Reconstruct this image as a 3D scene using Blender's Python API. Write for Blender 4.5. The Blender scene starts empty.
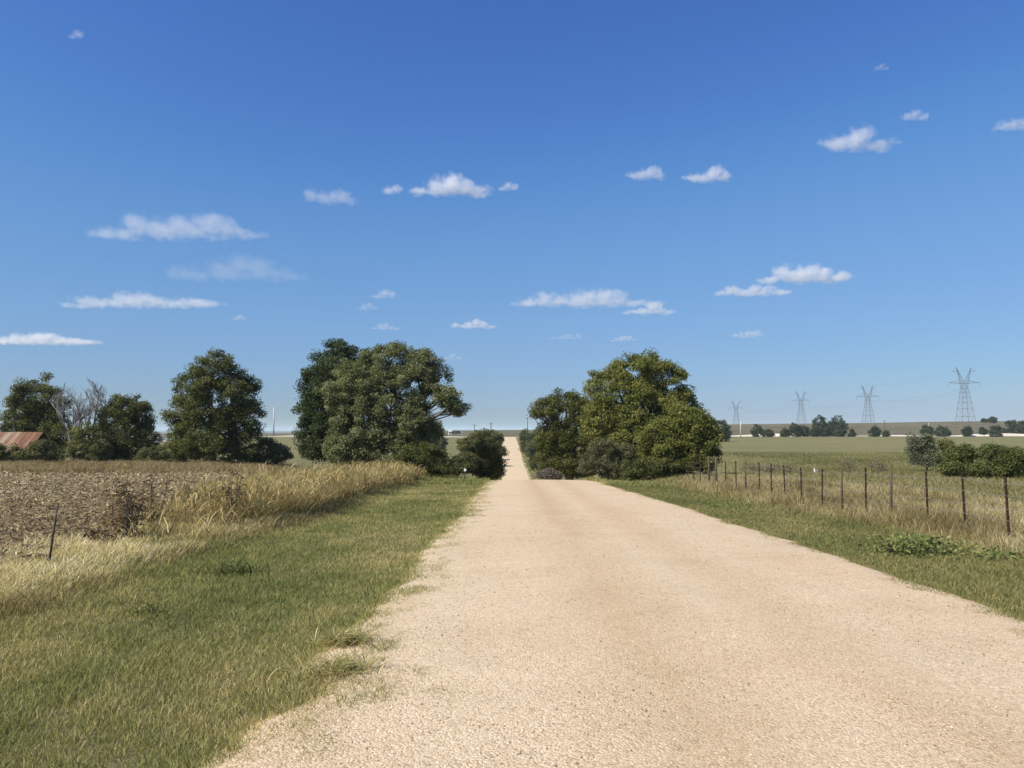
import bpy, math, random
import numpy as np

R = math.radians
sc = bpy.context.scene
COL = sc.collection
rng = np.random.default_rng(7)

# ------------------------------------------------------------------ camera frame
F = 770.0            # focal length in pixels of the 1024 wide frame
CAM_Z = 1.7
PITCH = math.atan(46.0 / F)      # level horizon sits at y = 430


def ray_xz(px, py, Y):
    """world X and Z at forward distance Y for a place in the photo."""
    a = (px - 512.0) / F
    b = (384.0 - py) / F
    dy = math.cos(PITCH) - b * math.sin(PITCH)
    dz = math.sin(PITCH) + b * math.cos(PITCH)
    return a / dy * Y, CAM_Z + dz / dy * Y


# ------------------------------------------------------------------ noise in numpy
def _hash(ix, iy, seed):
    h = (ix.astype(np.int64) * 374761393 + iy.astype(np.int64) * 668265263 + seed * 1442695041) & 0x7FFFFFFF
    h = ((h ^ (h >> 13)) * 1274126177) & 0x7FFFFFFF
    h = h ^ (h >> 16)
    return (h & 0xFFFFF) / float(0xFFFFF)


def vnoise(x, y, seed=0):
    x = np.asarray(x, float); y = np.asarray(y, float)
    ix = np.floor(x); iy = np.floor(y)
    fx = x - ix; fy = y - iy
    fx = fx * fx * (3 - 2 * fx); fy = fy * fy * (3 - 2 * fy)
    a = _hash(ix, iy, seed); b = _hash(ix + 1, iy, seed)
    c = _hash(ix, iy + 1, seed); d = _hash(ix + 1, iy + 1, seed)
    return a + (b - a) * fx + (c - a) * fy + (a - b - c + d) * fx * fy


def fbm(x, y, seed=0, octs=3):
    s = 0; amp = 0.5; tot = 0
    for k in range(octs):
        s = s + amp * vnoise(x * 2 ** k, y * 2 ** k, seed + k * 17)
        tot += amp; amp *= 0.5
    return s / tot


def smooth(e0, e1, x):
    t = np.clip((np.asarray(x, float) - e0) / (e1 - e0), 0, 1)
    return t * t * (3 - 2 * t)


def pchip(xs, ys):
    xs = np.array(xs, float); ys = np.array(ys, float)
    h = np.diff(xs); d = np.diff(ys) / h
    m = np.zeros_like(xs); m[0] = d[0]; m[-1] = d[-1]
    for i in range(1, len(xs) - 1):
        if d[i - 1] * d[i] > 0:
            w1 = 2 * h[i] + h[i - 1]; w2 = h[i] + 2 * h[i - 1]
            m[i] = (w1 + w2) / (w1 / d[i - 1] + w2 / d[i])

    def f(x):
        x = np.clip(np.asarray(x, float), xs[0], xs[-1])
        i = np.clip(np.searchsorted(xs, x, side='right') - 1, 0, len(xs) - 2)
        t = (x - xs[i]) / h[i]
        t2 = t * t; t3 = t2 * t
        return ((2 * t3 - 3 * t2 + 1) * ys[i] + (t3 - 2 * t2 + t) * h[i] * m[i]
                + (-2 * t3 + 3 * t2) * ys[i + 1] + (t3 - t2) * h[i] * m[i + 1])
    return f


# ------------------------------------------------------------------ terrain
road_prof = pchip([-60, 0, 20, 40, 48, 56, 70, 90, 115, 150, 180, 220, 260, 300, 360, 430, 520, 700, 30000],
                  [1.5, 0, -.6, -1.2, -1.46, -2.1, -4.0, -6.4, -9.0, -11.3, -11.6, -10.2, -8.7, -7.0, -4.7, -2.5, -2.2, -1, -1])
base_prof = pchip([-60, 0, 50, 100, 200, 430, 470, 30000], [1.3, 0, -1.2, -2.2, -3.0, -2.2, -2.0, -2.0])
road_cx = pchip([-60, 60, 130, 220, 247, 430, 520, 30000], [2.1, 2.1, 1.7, 1.2, .7, -1.6, -2.5, -2.5])
ridge_h = pchip([-2, -.9, -.45, -.25, -.05, .05, .15, .3, .45, .62, .8, 2], [-4, -4, -3.6, -3.4, 1.2, 1.4, 5, 7.2, 8.2, 10.0, 9, 9])
drop_h = pchip([-2, -.45, -.2, .05, 2], [-14, -12, -8, -1, -2])


def terrain(x, y):
    x = np.asarray(x, float); y = np.asarray(y, float)
    zb = base_prof(y); zr = road_prof(y)
    cx = road_cx(y)
    half = np.interp(y, [0, 60, 200, 430, 600], [6, 8, 14, 20, 20])
    w = 1 - smooth(half, half + np.interp(y, [0, 60, 200, 430], [10, 20, 30, 40]), np.abs(x - cx))
    z = zb + (zr - zb) * w
    u = x / np.maximum(y, 50.)
    k = smooth(440, 720, y)
    z = z + k * (ridge_h(u) - z)
    z = z + smooth(900, 3500, y) * drop_h(u)
    # gentle rolling
    far = smooth(60, 250, y)
    z = z + (fbm(x / 70., y / 70., 3) - .5) * 1.0 * far * (1 - w) + (fbm(x / 260., y / 260., 5) - .5) * 3.0 * smooth(500, 900, y)
    # verges: a shallow swale and small bumps
    left = smooth(1.0, 2.2, -(x) - .3) * (1 - smooth(4.6, 6.5, -x))
    z = z - .10 * left * (1 - smooth(50, 70, y))
    rightv = smooth(5.0, 6.5, x) * (1 - smooth(8.0, 10, x))
    z = z - .06 * rightv * (1 - smooth(50, 70, y))
    off = smooth(1.2, 2.4, np.abs(x - 2.1) - 2.4)
    z = z + (fbm(x / 1.1, y / 1.1, 9) - .5) * .07 * off * (1 - smooth(60, 90, y))
    # pasture beyond the fence lies a little higher
    z = z + .22 * smooth(7.5, 11, x) * smooth(14, 34, y) * (1 - smooth(60, 200, y))
    return z


def tz(x, y):
    return float(terrain(np.array([x]), np.array([y]))[0])


# ------------------------------------------------------------------ mesh helpers
def np_mesh(name, verts, faces, col=None, smooth_shade=False):
    """faces: int array (n,3|4) or list of such arrays; col: (nfaces,3)."""
    me = bpy.data.meshes.new(name)
    if not isinstance(faces, list):
        faces = [faces]
    faces = [np.asarray(f, np.int32) for f in faces if len(f)]
    verts = np.asarray(verts, np.float32)
    me.vertices.add(len(verts))
    me.vertices.foreach_set('co', verts.ravel())
    nl = sum(f.size for f in faces); nf = sum(len(f) for f in faces)
    me.loops.add(nl)
    me.loops.foreach_set('vertex_index', np.concatenate([f.ravel() for f in faces]))
    me.polygons.add(nf)
    tot = np.concatenate([np.full(len(f), f.shape[1], np.int32) for f in faces])
    st = np.concatenate([[0], np.cumsum(tot)[:-1]]).astype(np.int32)
    me.polygons.foreach_set('loop_start', st)
    me.polygons.foreach_set('loop_total', tot)
    me.polygons.foreach_set('use_smooth', np.full(nf, smooth_shade, bool))
    if col is not None:
        at = me.attributes.new('Col', 'FLOAT_COLOR', 'FACE')
        c = np.ones((nf, 4), np.float32); c[:, :3] = col
        at.data.foreach_set('color', c.ravel())
    me.update()
    return me


def obj(name, me, mat=None, parent=None, loc=None):
    o = bpy.data.objects.new(name, me)
    COL.objects.link(o)
    if mat is not None:
        me.materials.append(mat)
    if parent is not None:
        o.parent = parent
    if loc is not None:
        o.location = loc
    return o


def tag(o, label=None, cat=None, group=None, kind=None):
    if label: o['label'] = label
    if cat: o['category'] = cat
    if group: o['group'] = group
    if kind: o['kind'] = kind
    return o


def thing(name, label, cat, loc, group=None):
    o = bpy.data.objects.new(name, None)
    COL.objects.link(o)
    o.location = loc
    o.empty_display_size = .3
    return tag(o, label, cat, group)


class MB:
    """collects boxes, bars and tubes into one mesh."""
    def __init__(self):
        self.v = []; self.q = []; self.t = []; self.n = 0

    def add(self, v, q=None, t=None):
        v = np.asarray(v, float)
        if q is not None and len(q): self.q.append(np.asarray(q) + self.n)
        if t is not None and len(t): self.t.append(np.asarray(t) + self.n)
        self.v.append(v); self.n += len(v)

    def box(self, lo, hi):
        x0, y0, z0 = lo; x1, y1, z1 = hi
        v = [(x0, y0, z0), (x1, y0, z0), (x1, y1, z0), (x0, y1, z0), (x0, y0, z1), (x1, y0, z1), (x1, y1, z1), (x0, y1, z1)]
        self.add(v, [(0, 3, 2, 1), (4, 5, 6, 7), (0, 1, 5, 4), (1, 2, 6, 5), (2, 3, 7, 6), (3, 0, 4, 7)])
        return self

    def tube(self, pts, rad, sides=6):
        pts = np.asarray(pts, float); rad = np.broadcast_to(np.asarray(rad, float), (len(pts),))
        n = len(pts)
        d = np.gradient(pts, axis=0)
        d /= np.linalg.norm(d, axis=1)[:, None] + 1e-9
        ref = np.where(np.abs(d[:, 2:3]) < .9, np.array([[0, 0, 1.]]), np.array([[1., 0, 0]]))
        u = np.cross(d, ref); u /= np.linalg.norm(u, axis=1)[:, None] + 1e-9
        w = np.cross(d, u)
        a = np.arange(sides) / sides * 2 * math.pi
        ring = (u[:, None, :] * np.cos(a)[None, :, None] + w[:, None, :] * np.sin(a)[None, :, None]) * rad[:, None, None]
        v = (pts[:, None, :] + ring).reshape(-1, 3)
        i = np.arange(n - 1)[:, None] * sides; j = np.arange(sides)[None, :]; j2 = (j + 1) % sides
        q = np.stack([i + j, i + j2, i + sides + j2, i + sides + j], -1).reshape(-1, 4)
        v = np.vstack([v, pts[:1], pts[-1:]])
        c0 = n * sides; c1 = c0 + 1
        jj = np.arange(sides)
        t = np.concatenate([np.stack([np.full(sides, c0), (jj + 1) % sides, jj], -1),
                            np.stack([np.full(sides, c1), (n - 1) * sides + jj, (n - 1) * sides + (jj + 1) % sides], -1)])
        self.add(v, q, t)
        return self

    def bar(self, a, b, w):
        return self.tube([a, b], w / 2, 4)

    def mesh(self, name, smooth_shade=False):
        fs = []
        if self.q: fs.append(np.vstack(self.q))
        if self.t: fs.append(np.vstack(self.t))
        return np_mesh(name, np.vstack(self.v), fs, smooth_shade=smooth_shade)

    def build(self, name, mat, parent=None, smooth_shade=False):
        return obj(name, self.mesh(name, smooth_shade), mat, parent)


# ------------------------------------------------------------------ materials
def newmat(name):
    m = bpy.data.materials.new(name); m.use_nodes = True
    nt = m.node_tree; nt.nodes.clear()
    out = nt.nodes.new('ShaderNodeOutputMaterial')
    return m, nt, out


def N(nt, t, **kw):
    n = nt.nodes.new(t)
    for k, v in kw.items():
        if k.startswith('i_'):
            n.inputs[k[2:].replace('_', ' ')].default_value = v
        else:
            setattr(n, k, v)
    return n


def L(nt, a, b): nt.links.new(a, b)


def ramp(nt, src, stops):
    r = nt.nodes.new('ShaderNodeValToRGB')
    el = r.color_ramp.elements
    while len(el) < len(stops): el.new(.5)
    for e, (p, c) in zip(el, stops):
        e.position = p; e.color = (*c, 1) if len(c) == 3 else c
    L(nt, src, r.inputs['Fac'])
    return r.outputs['Color']


def mixc(nt, fac, a, b, mode='MIX'):
    m = nt.nodes.new('ShaderNodeMix'); m.data_type = 'RGBA'; m.blend_type = mode
    for sock, val in ((m.inputs[0], fac), (m.inputs[6], a), (m.inputs[7], b)):
        if isinstance(val, (int, float)): sock.default_value = val
        elif isinstance(val, tuple): sock.default_value = (*val, 1)
        else: L(nt, val, sock)
    return m.outputs[2]


def mathn(nt, op, a, b=None, clamp=False):
    m = nt.nodes.new('ShaderNodeMath'); m.operation = op; m.use_clamp = clamp
    for s, v in ((m.inputs[0], a), (m.inputs[1], b)):
        if v is None: continue
        if isinstance(v, (int, float)): s.default_value = v
        else: L(nt, v, s)
    return m.outputs[0]


def noise(nt, vec, scale, detail=4, rough=.55, out='Fac'):
    n = N(nt, 'ShaderNodeTexNoise')
    n.inputs['Scale'].default_value = scale; n.inputs['Detail'].default_value = detail; n.inputs['Roughness'].default_value = rough
    if vec is not None: L(nt, vec, n.inputs['Vector'])
    return n.outputs[out]


def mapping(nt, vec, scale):
    m = N(nt, 'ShaderNodeMapping'); m.inputs['Scale'].default_value = scale
    L(nt, vec, m.inputs['Vector'])
    return m.outputs['Vector']


def leaf_mat(name, trans=.28, gloss=.25, rough=.5):
    m, nt, out = newmat(name)
    at = N(nt, 'ShaderNodeAttribute'); at.attribute_name = 'Col'
    p = N(nt, 'ShaderNodeBsdfPrincipled')
    L(nt, at.outputs['Color'], p.inputs['Base Color'])
    p.inputs['Roughness'].default_value = rough
    p.inputs['Specular IOR Level'].default_value = gloss
    t = N(nt, 'ShaderNodeBsdfTranslucent')
    L(nt, mixc(nt, 1.0, at.outputs['Color'], (1.15, 1.2, .7), 'MULTIPLY'), t.inputs['Color'])
    mx = N(nt, 'ShaderNodeMixShader'); mx.inputs[0].default_value = trans
    L(nt, p.outputs[0], mx.inputs[1]); L(nt, t.outputs[0], mx.inputs[2]); L(nt, mx.outputs[0], out.inputs['Surface'])
    return m


def simple_mat(name, c1, c2, scale=8., rough=.8, spec=.2, metal=0., stretch=(1, 1, 1), bump=.0):
    m, nt, out = newmat(name)
    tc = N(nt, 'ShaderNodeTexCoord')
    v = mapping(nt, tc.outputs['Object'], stretch)
    f = noise(nt, v, scale, 5, .6)
    c = ramp(nt, f, [(.3, c1), (.7, c2)])
    p = N(nt, 'ShaderNodeBsdfPrincipled')
    L(nt, c, p.inputs['Base Color']); p.inputs['Roughness'].default_value = rough
    p.inputs['Specular IOR Level'].default_value = spec; p.inputs['Metallic'].default_value = metal
    if bump:
        b = N(nt, 'ShaderNodeBump'); b.inputs['Strength'].default_value = bump; b.inputs['Distance'].default_value = .02
        L(nt, f, b.inputs['Height']); L(nt, b.outputs[0], p.inputs['Normal'])
    L(nt, p.outputs[0], out.inputs['Surface'])
    return m


M_GRASS = leaf_mat('grass_blades', .30, .12, .6)
M_DRY = leaf_mat('dry_blades', .30, .10, .6)
M_LEAF = leaf_mat('leaves', .32, .13, .55)
M_DEBRIS = leaf_mat('crop_debris', .05, .08, .7)
M_BARK = simple_mat('bark', (.07, .055, .04), (.17, .14, .11), 6, .9, .1, stretch=(3, 3, .6), bump=.6)
M_DEADWOOD = simple_mat('dead_wood', (.16, .158, .15), (.31, .30, .285), 5, .85, .1, stretch=(3, 3, .6))
M_STEEL_POST = simple_mat('rusty_steel', (.03, .018, .011), (.075, .045, .027), 18, .75, .2)
M_WOOD_POST = simple_mat('weathered_wood', (.055, .042, .030), (.13, .10, .072), 12, .9, .1, stretch=(6, 6, .5), bump=.4)
M_WIRE = simple_mat('old_wire', (.17, .15, .13), (.27, .25, .23), 40, .6, .3)
M_GALV = simple_mat('galvanised_steel', (.075, .08, .085), (.115, .12, .125), 3, .6, .3)
M_WHITE = simple_mat('white_paint', (.72, .71, .68), (.82, .81, .79), 4, .6, .3)
M_DARKMETAL = simple_mat('dark_roofing', (.10, .095, .09), (.16, .15, .14), 2, .6, .3)
M_PALEPOLE = simple_mat('pale_pole', (.45, .44, .42), (.55, .54, .52), 3, .6, .2)


def ground_mat():
    m, nt, out = newmat('open_ground')
    g = N(nt, 'ShaderNodeNewGeometry')
    sep = N(nt, 'ShaderNodeSeparateXYZ'); L(nt, g.outputs['Position'], sep.inputs[0])
    X, Y = sep.outputs[0], sep.outputs[1]
    P = g.outputs['Position']
    # near thatch under the blades
    n1 = noise(nt, P, 9, 6, .65)
    near = ramp(nt, n1, [(.25, (.075, .068, .036)), (.5, (.13, .115, .06)), (.75, (.21, .18, .10))])
    # pasture: mown strips running across, patches of green and tan
    n2 = noise(nt, mapping(nt, P, (.012, .05, 1)), 1, 5, .6)
    n3 = noise(nt, P, .9, 6, .7)
    past = ramp(nt, n2, [(.32, (.125, .128, .050)), (.5, (.165, .155, .064)), (.68, (.215, .190, .088))])
    past = mixc(nt, .35, past, ramp(nt, n3, [(.3, (.11, .105, .045)), (.7, (.24, .21, .10))]))
    # distant fields
    vo = N(nt, 'ShaderNodeTexVoronoi'); vo.inputs['Scale'].default_value = 1.0
    L(nt, mapping(nt, P, (.0022, .0045, 0.0)), vo.inputs['Vector'])
    sepc = N(nt, 'ShaderNodeSeparateColor'); L(nt, vo.outputs['Color'], sepc.inputs[0])
    far = ramp(nt, sepc.outputs[0], [(.0, (.14, .115, .075)), (.3, (.17, .135, .09)), (.5, (.105, .105, .05)), (.75, (.19, .155, .10)), (1., (.085, .095, .045))])
    n4 = noise(nt, mapping(nt, P, (.01, .03, 0)), 1, 5, .65)
    far = mixc(nt, .55, far, ramp(nt, n4, [(.3, (.085, .088, .042)), (.55, (.14, .115, .07)), (.75, (.21, .17, .115))]))
    n5 = noise(nt, mapping(nt, P, (.05, .05, 0)), 1, 6, .7)
    far = mixc(nt, ramp(nt, n5, [(.48, (0, 0, 0)), (.62, (.75, .75, .75))]), far, (.06, .07, .032))
    def step(v, a, b):
        mr = N(nt, 'ShaderNodeMapRange'); mr.interpolation_type = 'SMOOTHSTEP'
        mr.inputs['From Min'].default_value = a; mr.inputs['From Max'].default_value = b
        L(nt, v, mr.inputs['Value'])
        return mr.outputs['Result']
    wob = mathn(nt, 'ADD', Y, mathn(nt, 'MULTIPLY', mathn(nt, 'SUBTRACT', n2, .5), 30.))
    c = mixc(nt, step(wob, 25, 70), near, past)
    c = mixc(nt, step(Y, 436, 462), c, far)
    p = N(nt, 'ShaderNodeBsdfPrincipled'); L(nt, c, p.inputs['Base Color'])
    p.inputs['Roughness'].default_value = .95; p.inputs['Specular IOR Level'].default_value = .05
    b = N(nt, 'ShaderNodeBump'); b.inputs['Strength'].default_value = .6; b.inputs['Distance'].default_value = .03
    L(nt, n1, b.inputs['Height']); L(nt, b.outputs[0], p.inputs['Normal'])
    L(nt, p.outputs[0], out.inputs['Surface'])
    return m


def road_mat(name='caliche_gravel', pale=False):
    m, nt, out = newmat(name)
    g = N(nt, 'ShaderNodeNewGeometry'); P = g.outputs['Position']
    sep = N(nt, 'ShaderNodeSeparateXYZ'); L(nt, P, sep.inputs[0]); X = sep.outputs[0]
    warp = noise(nt, P, 3.0, 3, .5, 'Color')
    # pebbles of two sizes
    def peb(scale):
        v = N(nt, 'ShaderNodeTexVoronoi'); v.inputs['Scale'].default_value = scale
        L(nt, P, v.inputs['Vector'])
        s = N(nt, 'ShaderNodeSeparateColor'); L(nt, v.outputs['Color'], s.inputs[0])
        return v.outputs['Distance'], s.outputs[0]
    d1, c1 = peb(58.); d2, c2 = peb(130.)
    base = ramp(nt, c1, [(.0, (.36, .265, .155)), (.35, (.52, .40, .245)), (.7, (.60, .475, .305)), (1., (.68, .56, .395))])
    base = mixc(nt, .4, base, ramp(nt, c2, [(.0, (.34, .25, .15)), (.5, (.53, .415, .26)), (1., (.66, .545, .375))]))
    # worn wheel tracks and darker sandy streaks along the road
    n_l = noise(nt, mapping(nt, P, (1.1, .10, 1)), 1.0, 5, .6)
    n_m = noise(nt, P, .8, 6, .65)
    n_s = noise(nt, P, 11., 4, .7)
    tr = mathn(nt, 'SUBTRACT', 1.0, mathn(nt, 'DIVIDE', mathn(nt, 'ABSOLUTE', mathn(nt, 'SUBTRACT', X, 1.15)), .9), clamp=True)
    tr2 = mathn(nt, 'SUBTRACT', 1.0, mathn(nt, 'DIVIDE', mathn(nt, 'ABSOLUTE', mathn(nt, 'SUBTRACT', X, 2.7)), .7), clamp=True)
    st = mathn(nt, 'MULTIPLY', mathn(nt, 'ADD', mathn(nt, 'MULTIPLY', tr, .75), mathn(nt, 'MULTIPLY', tr2, .5)), mathn(nt, 'MULTIPLY', n_l, 1.5), clamp=True)
    mrY = N(nt, 'ShaderNodeMapRange'); mrY.inputs['From Min'].default_value = 45; mrY.inputs['From Max'].default_value = 60; mrY.inputs['To Min'].default_value = 1; mrY.inputs['To Max'].default_value = 0
    L(nt, sep.outputs[1], mrY.inputs['Value'])
    st = mathn(nt, 'MULTIPLY', st, mrY.outputs['Result'])
    base = mixc(nt, mathn(nt, 'MULTIPLY', st, .62), base, (.36, .235, .115))
    base = mixc(nt, ramp(nt, noise(nt, mapping(nt, P, (.5, .12, 1)), 1., 3, .5), [(.4, (0, 0, 0)), (.65, (.5, .5, .5))]), base, (1.0, .91, .87), 'MULTIPLY')
    base = mixc(nt, .45, base, ramp(nt, n_m, [(.3, (.82, .80, .77)), (.5, (1, 1, 1)), (.72, (1.1, 1.1, 1.12))]), 'MULTIPLY')
    base = mixc(nt, .55, base, ramp(nt, n_s, [(.28, (.55, .52, .48)), (.42, (.97, .97, .97)), (.55, (1, 1, 1)), (.7, (1.1, 1.1, 1.1))]), 'MULTIPLY')
    base = mixc(nt, 1.0, base, (1.03, 1.035, 1.06), 'MULTIPLY')
    p = N(nt, 'ShaderNodeBsdfPrincipled'); L(nt, base, p.inputs['Base Color'])
    p.inputs['Roughness'].default_value = .95; p.inputs['Specular IOR Level'].default_value = .08
    h = mathn(nt, 'ADD', mathn(nt, 'MULTIPLY', d1, -1.0), mathn(nt, 'MULTIPLY', d2, -.4))
    h = mathn(nt, 'ADD', h, mathn(nt, 'MULTIPLY', n_s, 1.2))
    b = N(nt, 'ShaderNodeBump'); b.inputs['Strength'].default_value = .7; b.inputs['Distance'].default_value = .009
    L(nt, h, b.inputs['Height']); L(nt, b.outputs[0], p.inputs['Normal'])
    L(nt, p.outputs[0], out.inputs['Surface'])
    return m


def soil_mat():
    m, nt, out = newmat('stubble_soil')
    g = N(nt, 'ShaderNodeNewGeometry'); P = g.outputs['Position']
    n1 = noise(nt, P, 7, 6, .7); n2 = noise(nt, mapping(nt, P, (.15, 1.1, 1)), 1, 4, .6)
    c = ramp(nt, n1, [(.25, (.07, .05, .028)), (.5, (.165, .122, .07)), (.7, (.30, .235, .14))])
    c = mixc(nt, .5, c, ramp(nt, n2, [(.3, (.65, .62, .6)), (.7, (1.4, 1.35, 1.25))]), 'MULTIPLY')
    p = N(nt, 'ShaderNodeBsdfPrincipled'); L(nt, c, p.inputs['Base Color']); p.inputs['Roughness'].default_value = .95
    p.inputs['Specular IOR Level'].default_value = .05
    b = N(nt, 'ShaderNodeBump'); b.inputs['Strength'].default_value = .8; b.inputs['Distance'].default_value = .05
    L(nt, n1, b.inputs['Height']); L(nt, b.outputs[0], p.inputs['Normal'])
    L(nt, p.outputs[0], out.inputs['Surface'])
    return m


# ------------------------------------------------------------------ ground, road, field
def grid_faces(nx, ny):
    i = np.arange(ny - 1)[:, None] * nx + np.arange(nx - 1)[None, :]
    return np.stack([i, i + 1, i + nx + 1, i + nx], -1).reshape(-1, 4)


def axis(parts):
    out = []
    for a, b, s in parts:
        out.append(np.arange(a, b, s))
    return np.unique(np.concatenate(out))


ys = np.unique(np.concatenate([axis([(-60, -4, 4), (-4, 64, .5), (64, 250, 3), (250, 1000, 8)]), np.geomspace(1000, 24000, 40)]))
xr = np.concatenate([np.arange(0, 14, .5), np.arange(14, 60, 2), np.arange(60, 500, 10), np.geomspace(500, 16000, 34)])
xs = np.unique(np.concatenate([-xr, xr]))
GX, GY = np.meshgrid(xs, ys)
GZ = terrain(GX, GY)
ground = obj('ground', np_mesh('ground', np.stack([GX, GY, GZ], -1).reshape(-1, 3), grid_faces(len(xs), len(ys)), smooth_shade=True), ground_mat())
tag(ground, kind='structure')


def left_edge(y):
    e = -1.0 + np.interp(y, [0, 3.5, 4.3, 5.0, 5.35, 5.7, 6.2, 7.0, 7.6, 8.9, 60, 500], [-.2, -.12, .08, .10, .36, .32, -.12, -.12, .12, .2, .16, 0])
    return e + (fbm(np.asarray(y) / 1.3, np.zeros_like(y) + 3.3, 21) - .5) * .45 + road_cx(y) - 2.1


def right_edge(y):
    return np.interp(y, [0, 7, 13, 48, 100], [4.7, 4.75, 5.1, 4.75, 5.0]) + (fbm(np.asarray(y) / 2.3, np.zeros_like(y) + 7.7, 22) - .5) * .5 + road_cx(y) - 2.1


ry = axis([(-30, 0, 1), (0, 20, .25), (20, 70, .5), (70, 446, 2)])
t = np.concatenate([np.linspace(0, .12, 5), np.linspace(.16, .84, 17), np.linspace(.88, 1, 5)])
le = left_edge(ry) - 1.0; re = right_edge(ry) + .7
RX = le[:, None] + (re - le)[:, None] * t[None, :]
RY = np.broadcast_to(ry[:, None], RX.shape)
crown_h = .05 * np.sin(np.pi * t)[None, :] + .02 + .04 * smooth(60, 100, RY)
RZ = terrain(RX, RY) + crown_h + (fbm(RX / .5, RY / .9, 31) - .5) * .02 * (RY < 70)
edge_t = np.minimum(t, 1 - t)[None, :]
RZ = RZ - .10 * (1 - smooth(0, .05, edge_t)) * (RY < 70)
road = obj('gravel_road', np_mesh('gravel_road', np.stack([RX, RY, RZ], -1).reshape(-1, 3), grid_faces(27, len(ry)), smooth_shade=True), road_mat())
tag(road, kind='structure')


def road_z(x, y):
    l = left_edge(y) - 1.0; r = right_edge(y) + .7
    tt = np.clip((x - l) / (r - l), 0, 1)
    return terrain(x, y) + .05 * np.sin(np.pi * tt) + .02


# crossing road far away: a pale gravel bank
def bank(name, x0, x1, yfun, hfun, w=7.0, step=6.):
    xx = np.arange(x0, x1 + .1, step)
    rows = []
    for dy, hz in ((-w / 2 - 2.2, -.3), (-w / 2, 1.0), (w / 2, 1.0), (w / 2 + 2.2, -.3)):
        yy = np.array([yfun(x) for x in xx]) + dy
        hh = np.array([hfun(x) for x in xx])
        rows.append(np.stack([xx, yy, terrain(xx, yy) + np.where(hz > 0, hh * hz, hz)], -1))
    V = np.array(rows)
    o = obj(name, np_mesh(name, V.reshape(-1, 3), grid_faces(len(xx), 4)), M_FARROAD)
    return tag(o, kind='structure')


M_FARROAD = simple_mat('pale_caliche', (.50, .43, .34), (.68, .62, .53), .12, .95, .05)
bank('far_road', -420, 560, lambda x: 449 + .012 * x, lambda x: max(.1, .5 + 1.0 * math.sin(x * .071) * math.sin(x * .023 + 1)) * (0.12 if abs(x + 1.5) < 10 else 1.0) * (1 if x > 0 else .5))

# stubble field
fx = np.concatenate([np.arange(-64, -30, .6), np.arange(-30, -6.9, .14)])
fy = np.concatenate([np.arange(7.5, 30, .14), np.arange(30, 56, .3)])
FX, FY = np.meshgrid(fx, fy)
edge = -7.2 - .9 * (fbm(FY / 2.0, FX * 0, 41) - .3)
rows = np.sin((FY + .06 * FX + .5 * fbm(FX / 6, FY / 6, 44)) * 2 * math.pi / .95)
lift = smooth(0, .8, edge - FX) * smooth(7.5, 9, FY) * (1 - smooth(53, 55.5, FY))
FZ = terrain(FX, FY) - .05 + lift * (.075 + .075 * rows + (fbm(FX / .35, FY / .35, 42) - .5) * .16)
field = obj('crop_field', np_mesh('crop_field', np.stack([FX, FY, FZ], -1).reshape(-1, 3), grid_faces(len(fx), len(fy)), smooth_shade=True), soil_mat())
tag(field, kind='structure')


# ------------------------------------------------------------------ grass
def pick(pal, n, mixn, r):
    """colour per blade: palette position driven by a patch noise and jitter."""
    pal = np.array(pal)
    p = np.clip(mixn + r.normal(0, .16, n), 0, .999) * (len(pal) - 1)
    i = p.astype(int); f = (p - i)[:, None]
    c = pal[i] * (1 - f) + pal[np.minimum(i + 1, len(pal) - 1)] * f
    return c * np.exp(r.normal(0, .16, n))[:, None]


def blades(name, x, y, z, h, w, col, mat, r, segs=2, bend=.5, lean=.35, wind=(0, 0)):
    n = len(x)
    az = r.uniform(0, 2 * math.pi, n)
    ln = np.abs(r.normal(0, lean, n))
    dx = np.cos(az) * ln + wind[0]; dy = np.sin(az) * ln + wind[1]
    bx = np.cos(az + r.normal(0, .4, n)) * bend * r.uniform(.2, 1.3, n); by = np.sin(az + r.normal(0, .4, n)) * bend * r.uniform(.2, 1.3, n)
    fa = r.uniform(0, 2 * math.pi, n)
    wx = np.cos(fa); wy = np.sin(fa)
    V = np.zeros((n, 2 * segs + 1, 3), np.float32)
    for k in range(segs + 1):
        tt = k / segs
        cx = x + h * (dx * tt + bx * tt * tt); cy = y + h * (dy * tt + by * tt * tt)
        droop = (bend * tt * tt) * .35
        cz = z + h * (tt - droop * tt) - .01 * (k == 0)
        if k == segs:
            V[:, 2 * k, 0] = cx; V[:, 2 * k, 1] = cy; V[:, 2 * k, 2] = cz
        else:
            ww = w * (1 - .35 * tt) / 2
            V[:, 2 * k, 0] = cx - wx * ww; V[:, 2 * k, 1] = cy - wy * ww; V[:, 2 * k, 2] = cz
            V[:, 2 * k + 1, 0] = cx + wx * ww; V[:, 2 * k + 1, 1] = cy + wy * ww; V[:, 2 * k + 1, 2] = cz
    b = np.arange(n)[:, None] * (2 * segs + 1)
    qs = []
    for k in range(segs - 1):
        qs.append(np.concatenate([b + 2 * k, b + 2 * k + 1, b + 2 * k + 3, b + 2 * k + 2], 1))
    tri = np.concatenate([b + 2 * segs - 2, b + 2 * segs - 1, b + 2 * segs], 1)
    cc = [col] * (segs - 1) + [col]
    me = np_mesh(name, V.reshape(-1, 3), ([np.vstack(qs)] if qs else []) + [tri], np.vstack(cc))
    return me


def scatter(x0, x1, y0, y1, dens, r):
    """dens(y) per m2, sampled in strips."""
    xs_, ys_ = [], []
    e = np.geomspace(max(y0, .5), y1, 24)
    for a, b in zip(e[:-1], e[1:]):
        n = int((x1 - x0) * (b - a) * dens((a + b) / 2))
        xs_.append(r.uniform(x0, x1, n)); ys_.append(r.uniform(a, b, n))
    return np.concatenate(xs_), np.concatenate(ys_)


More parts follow.
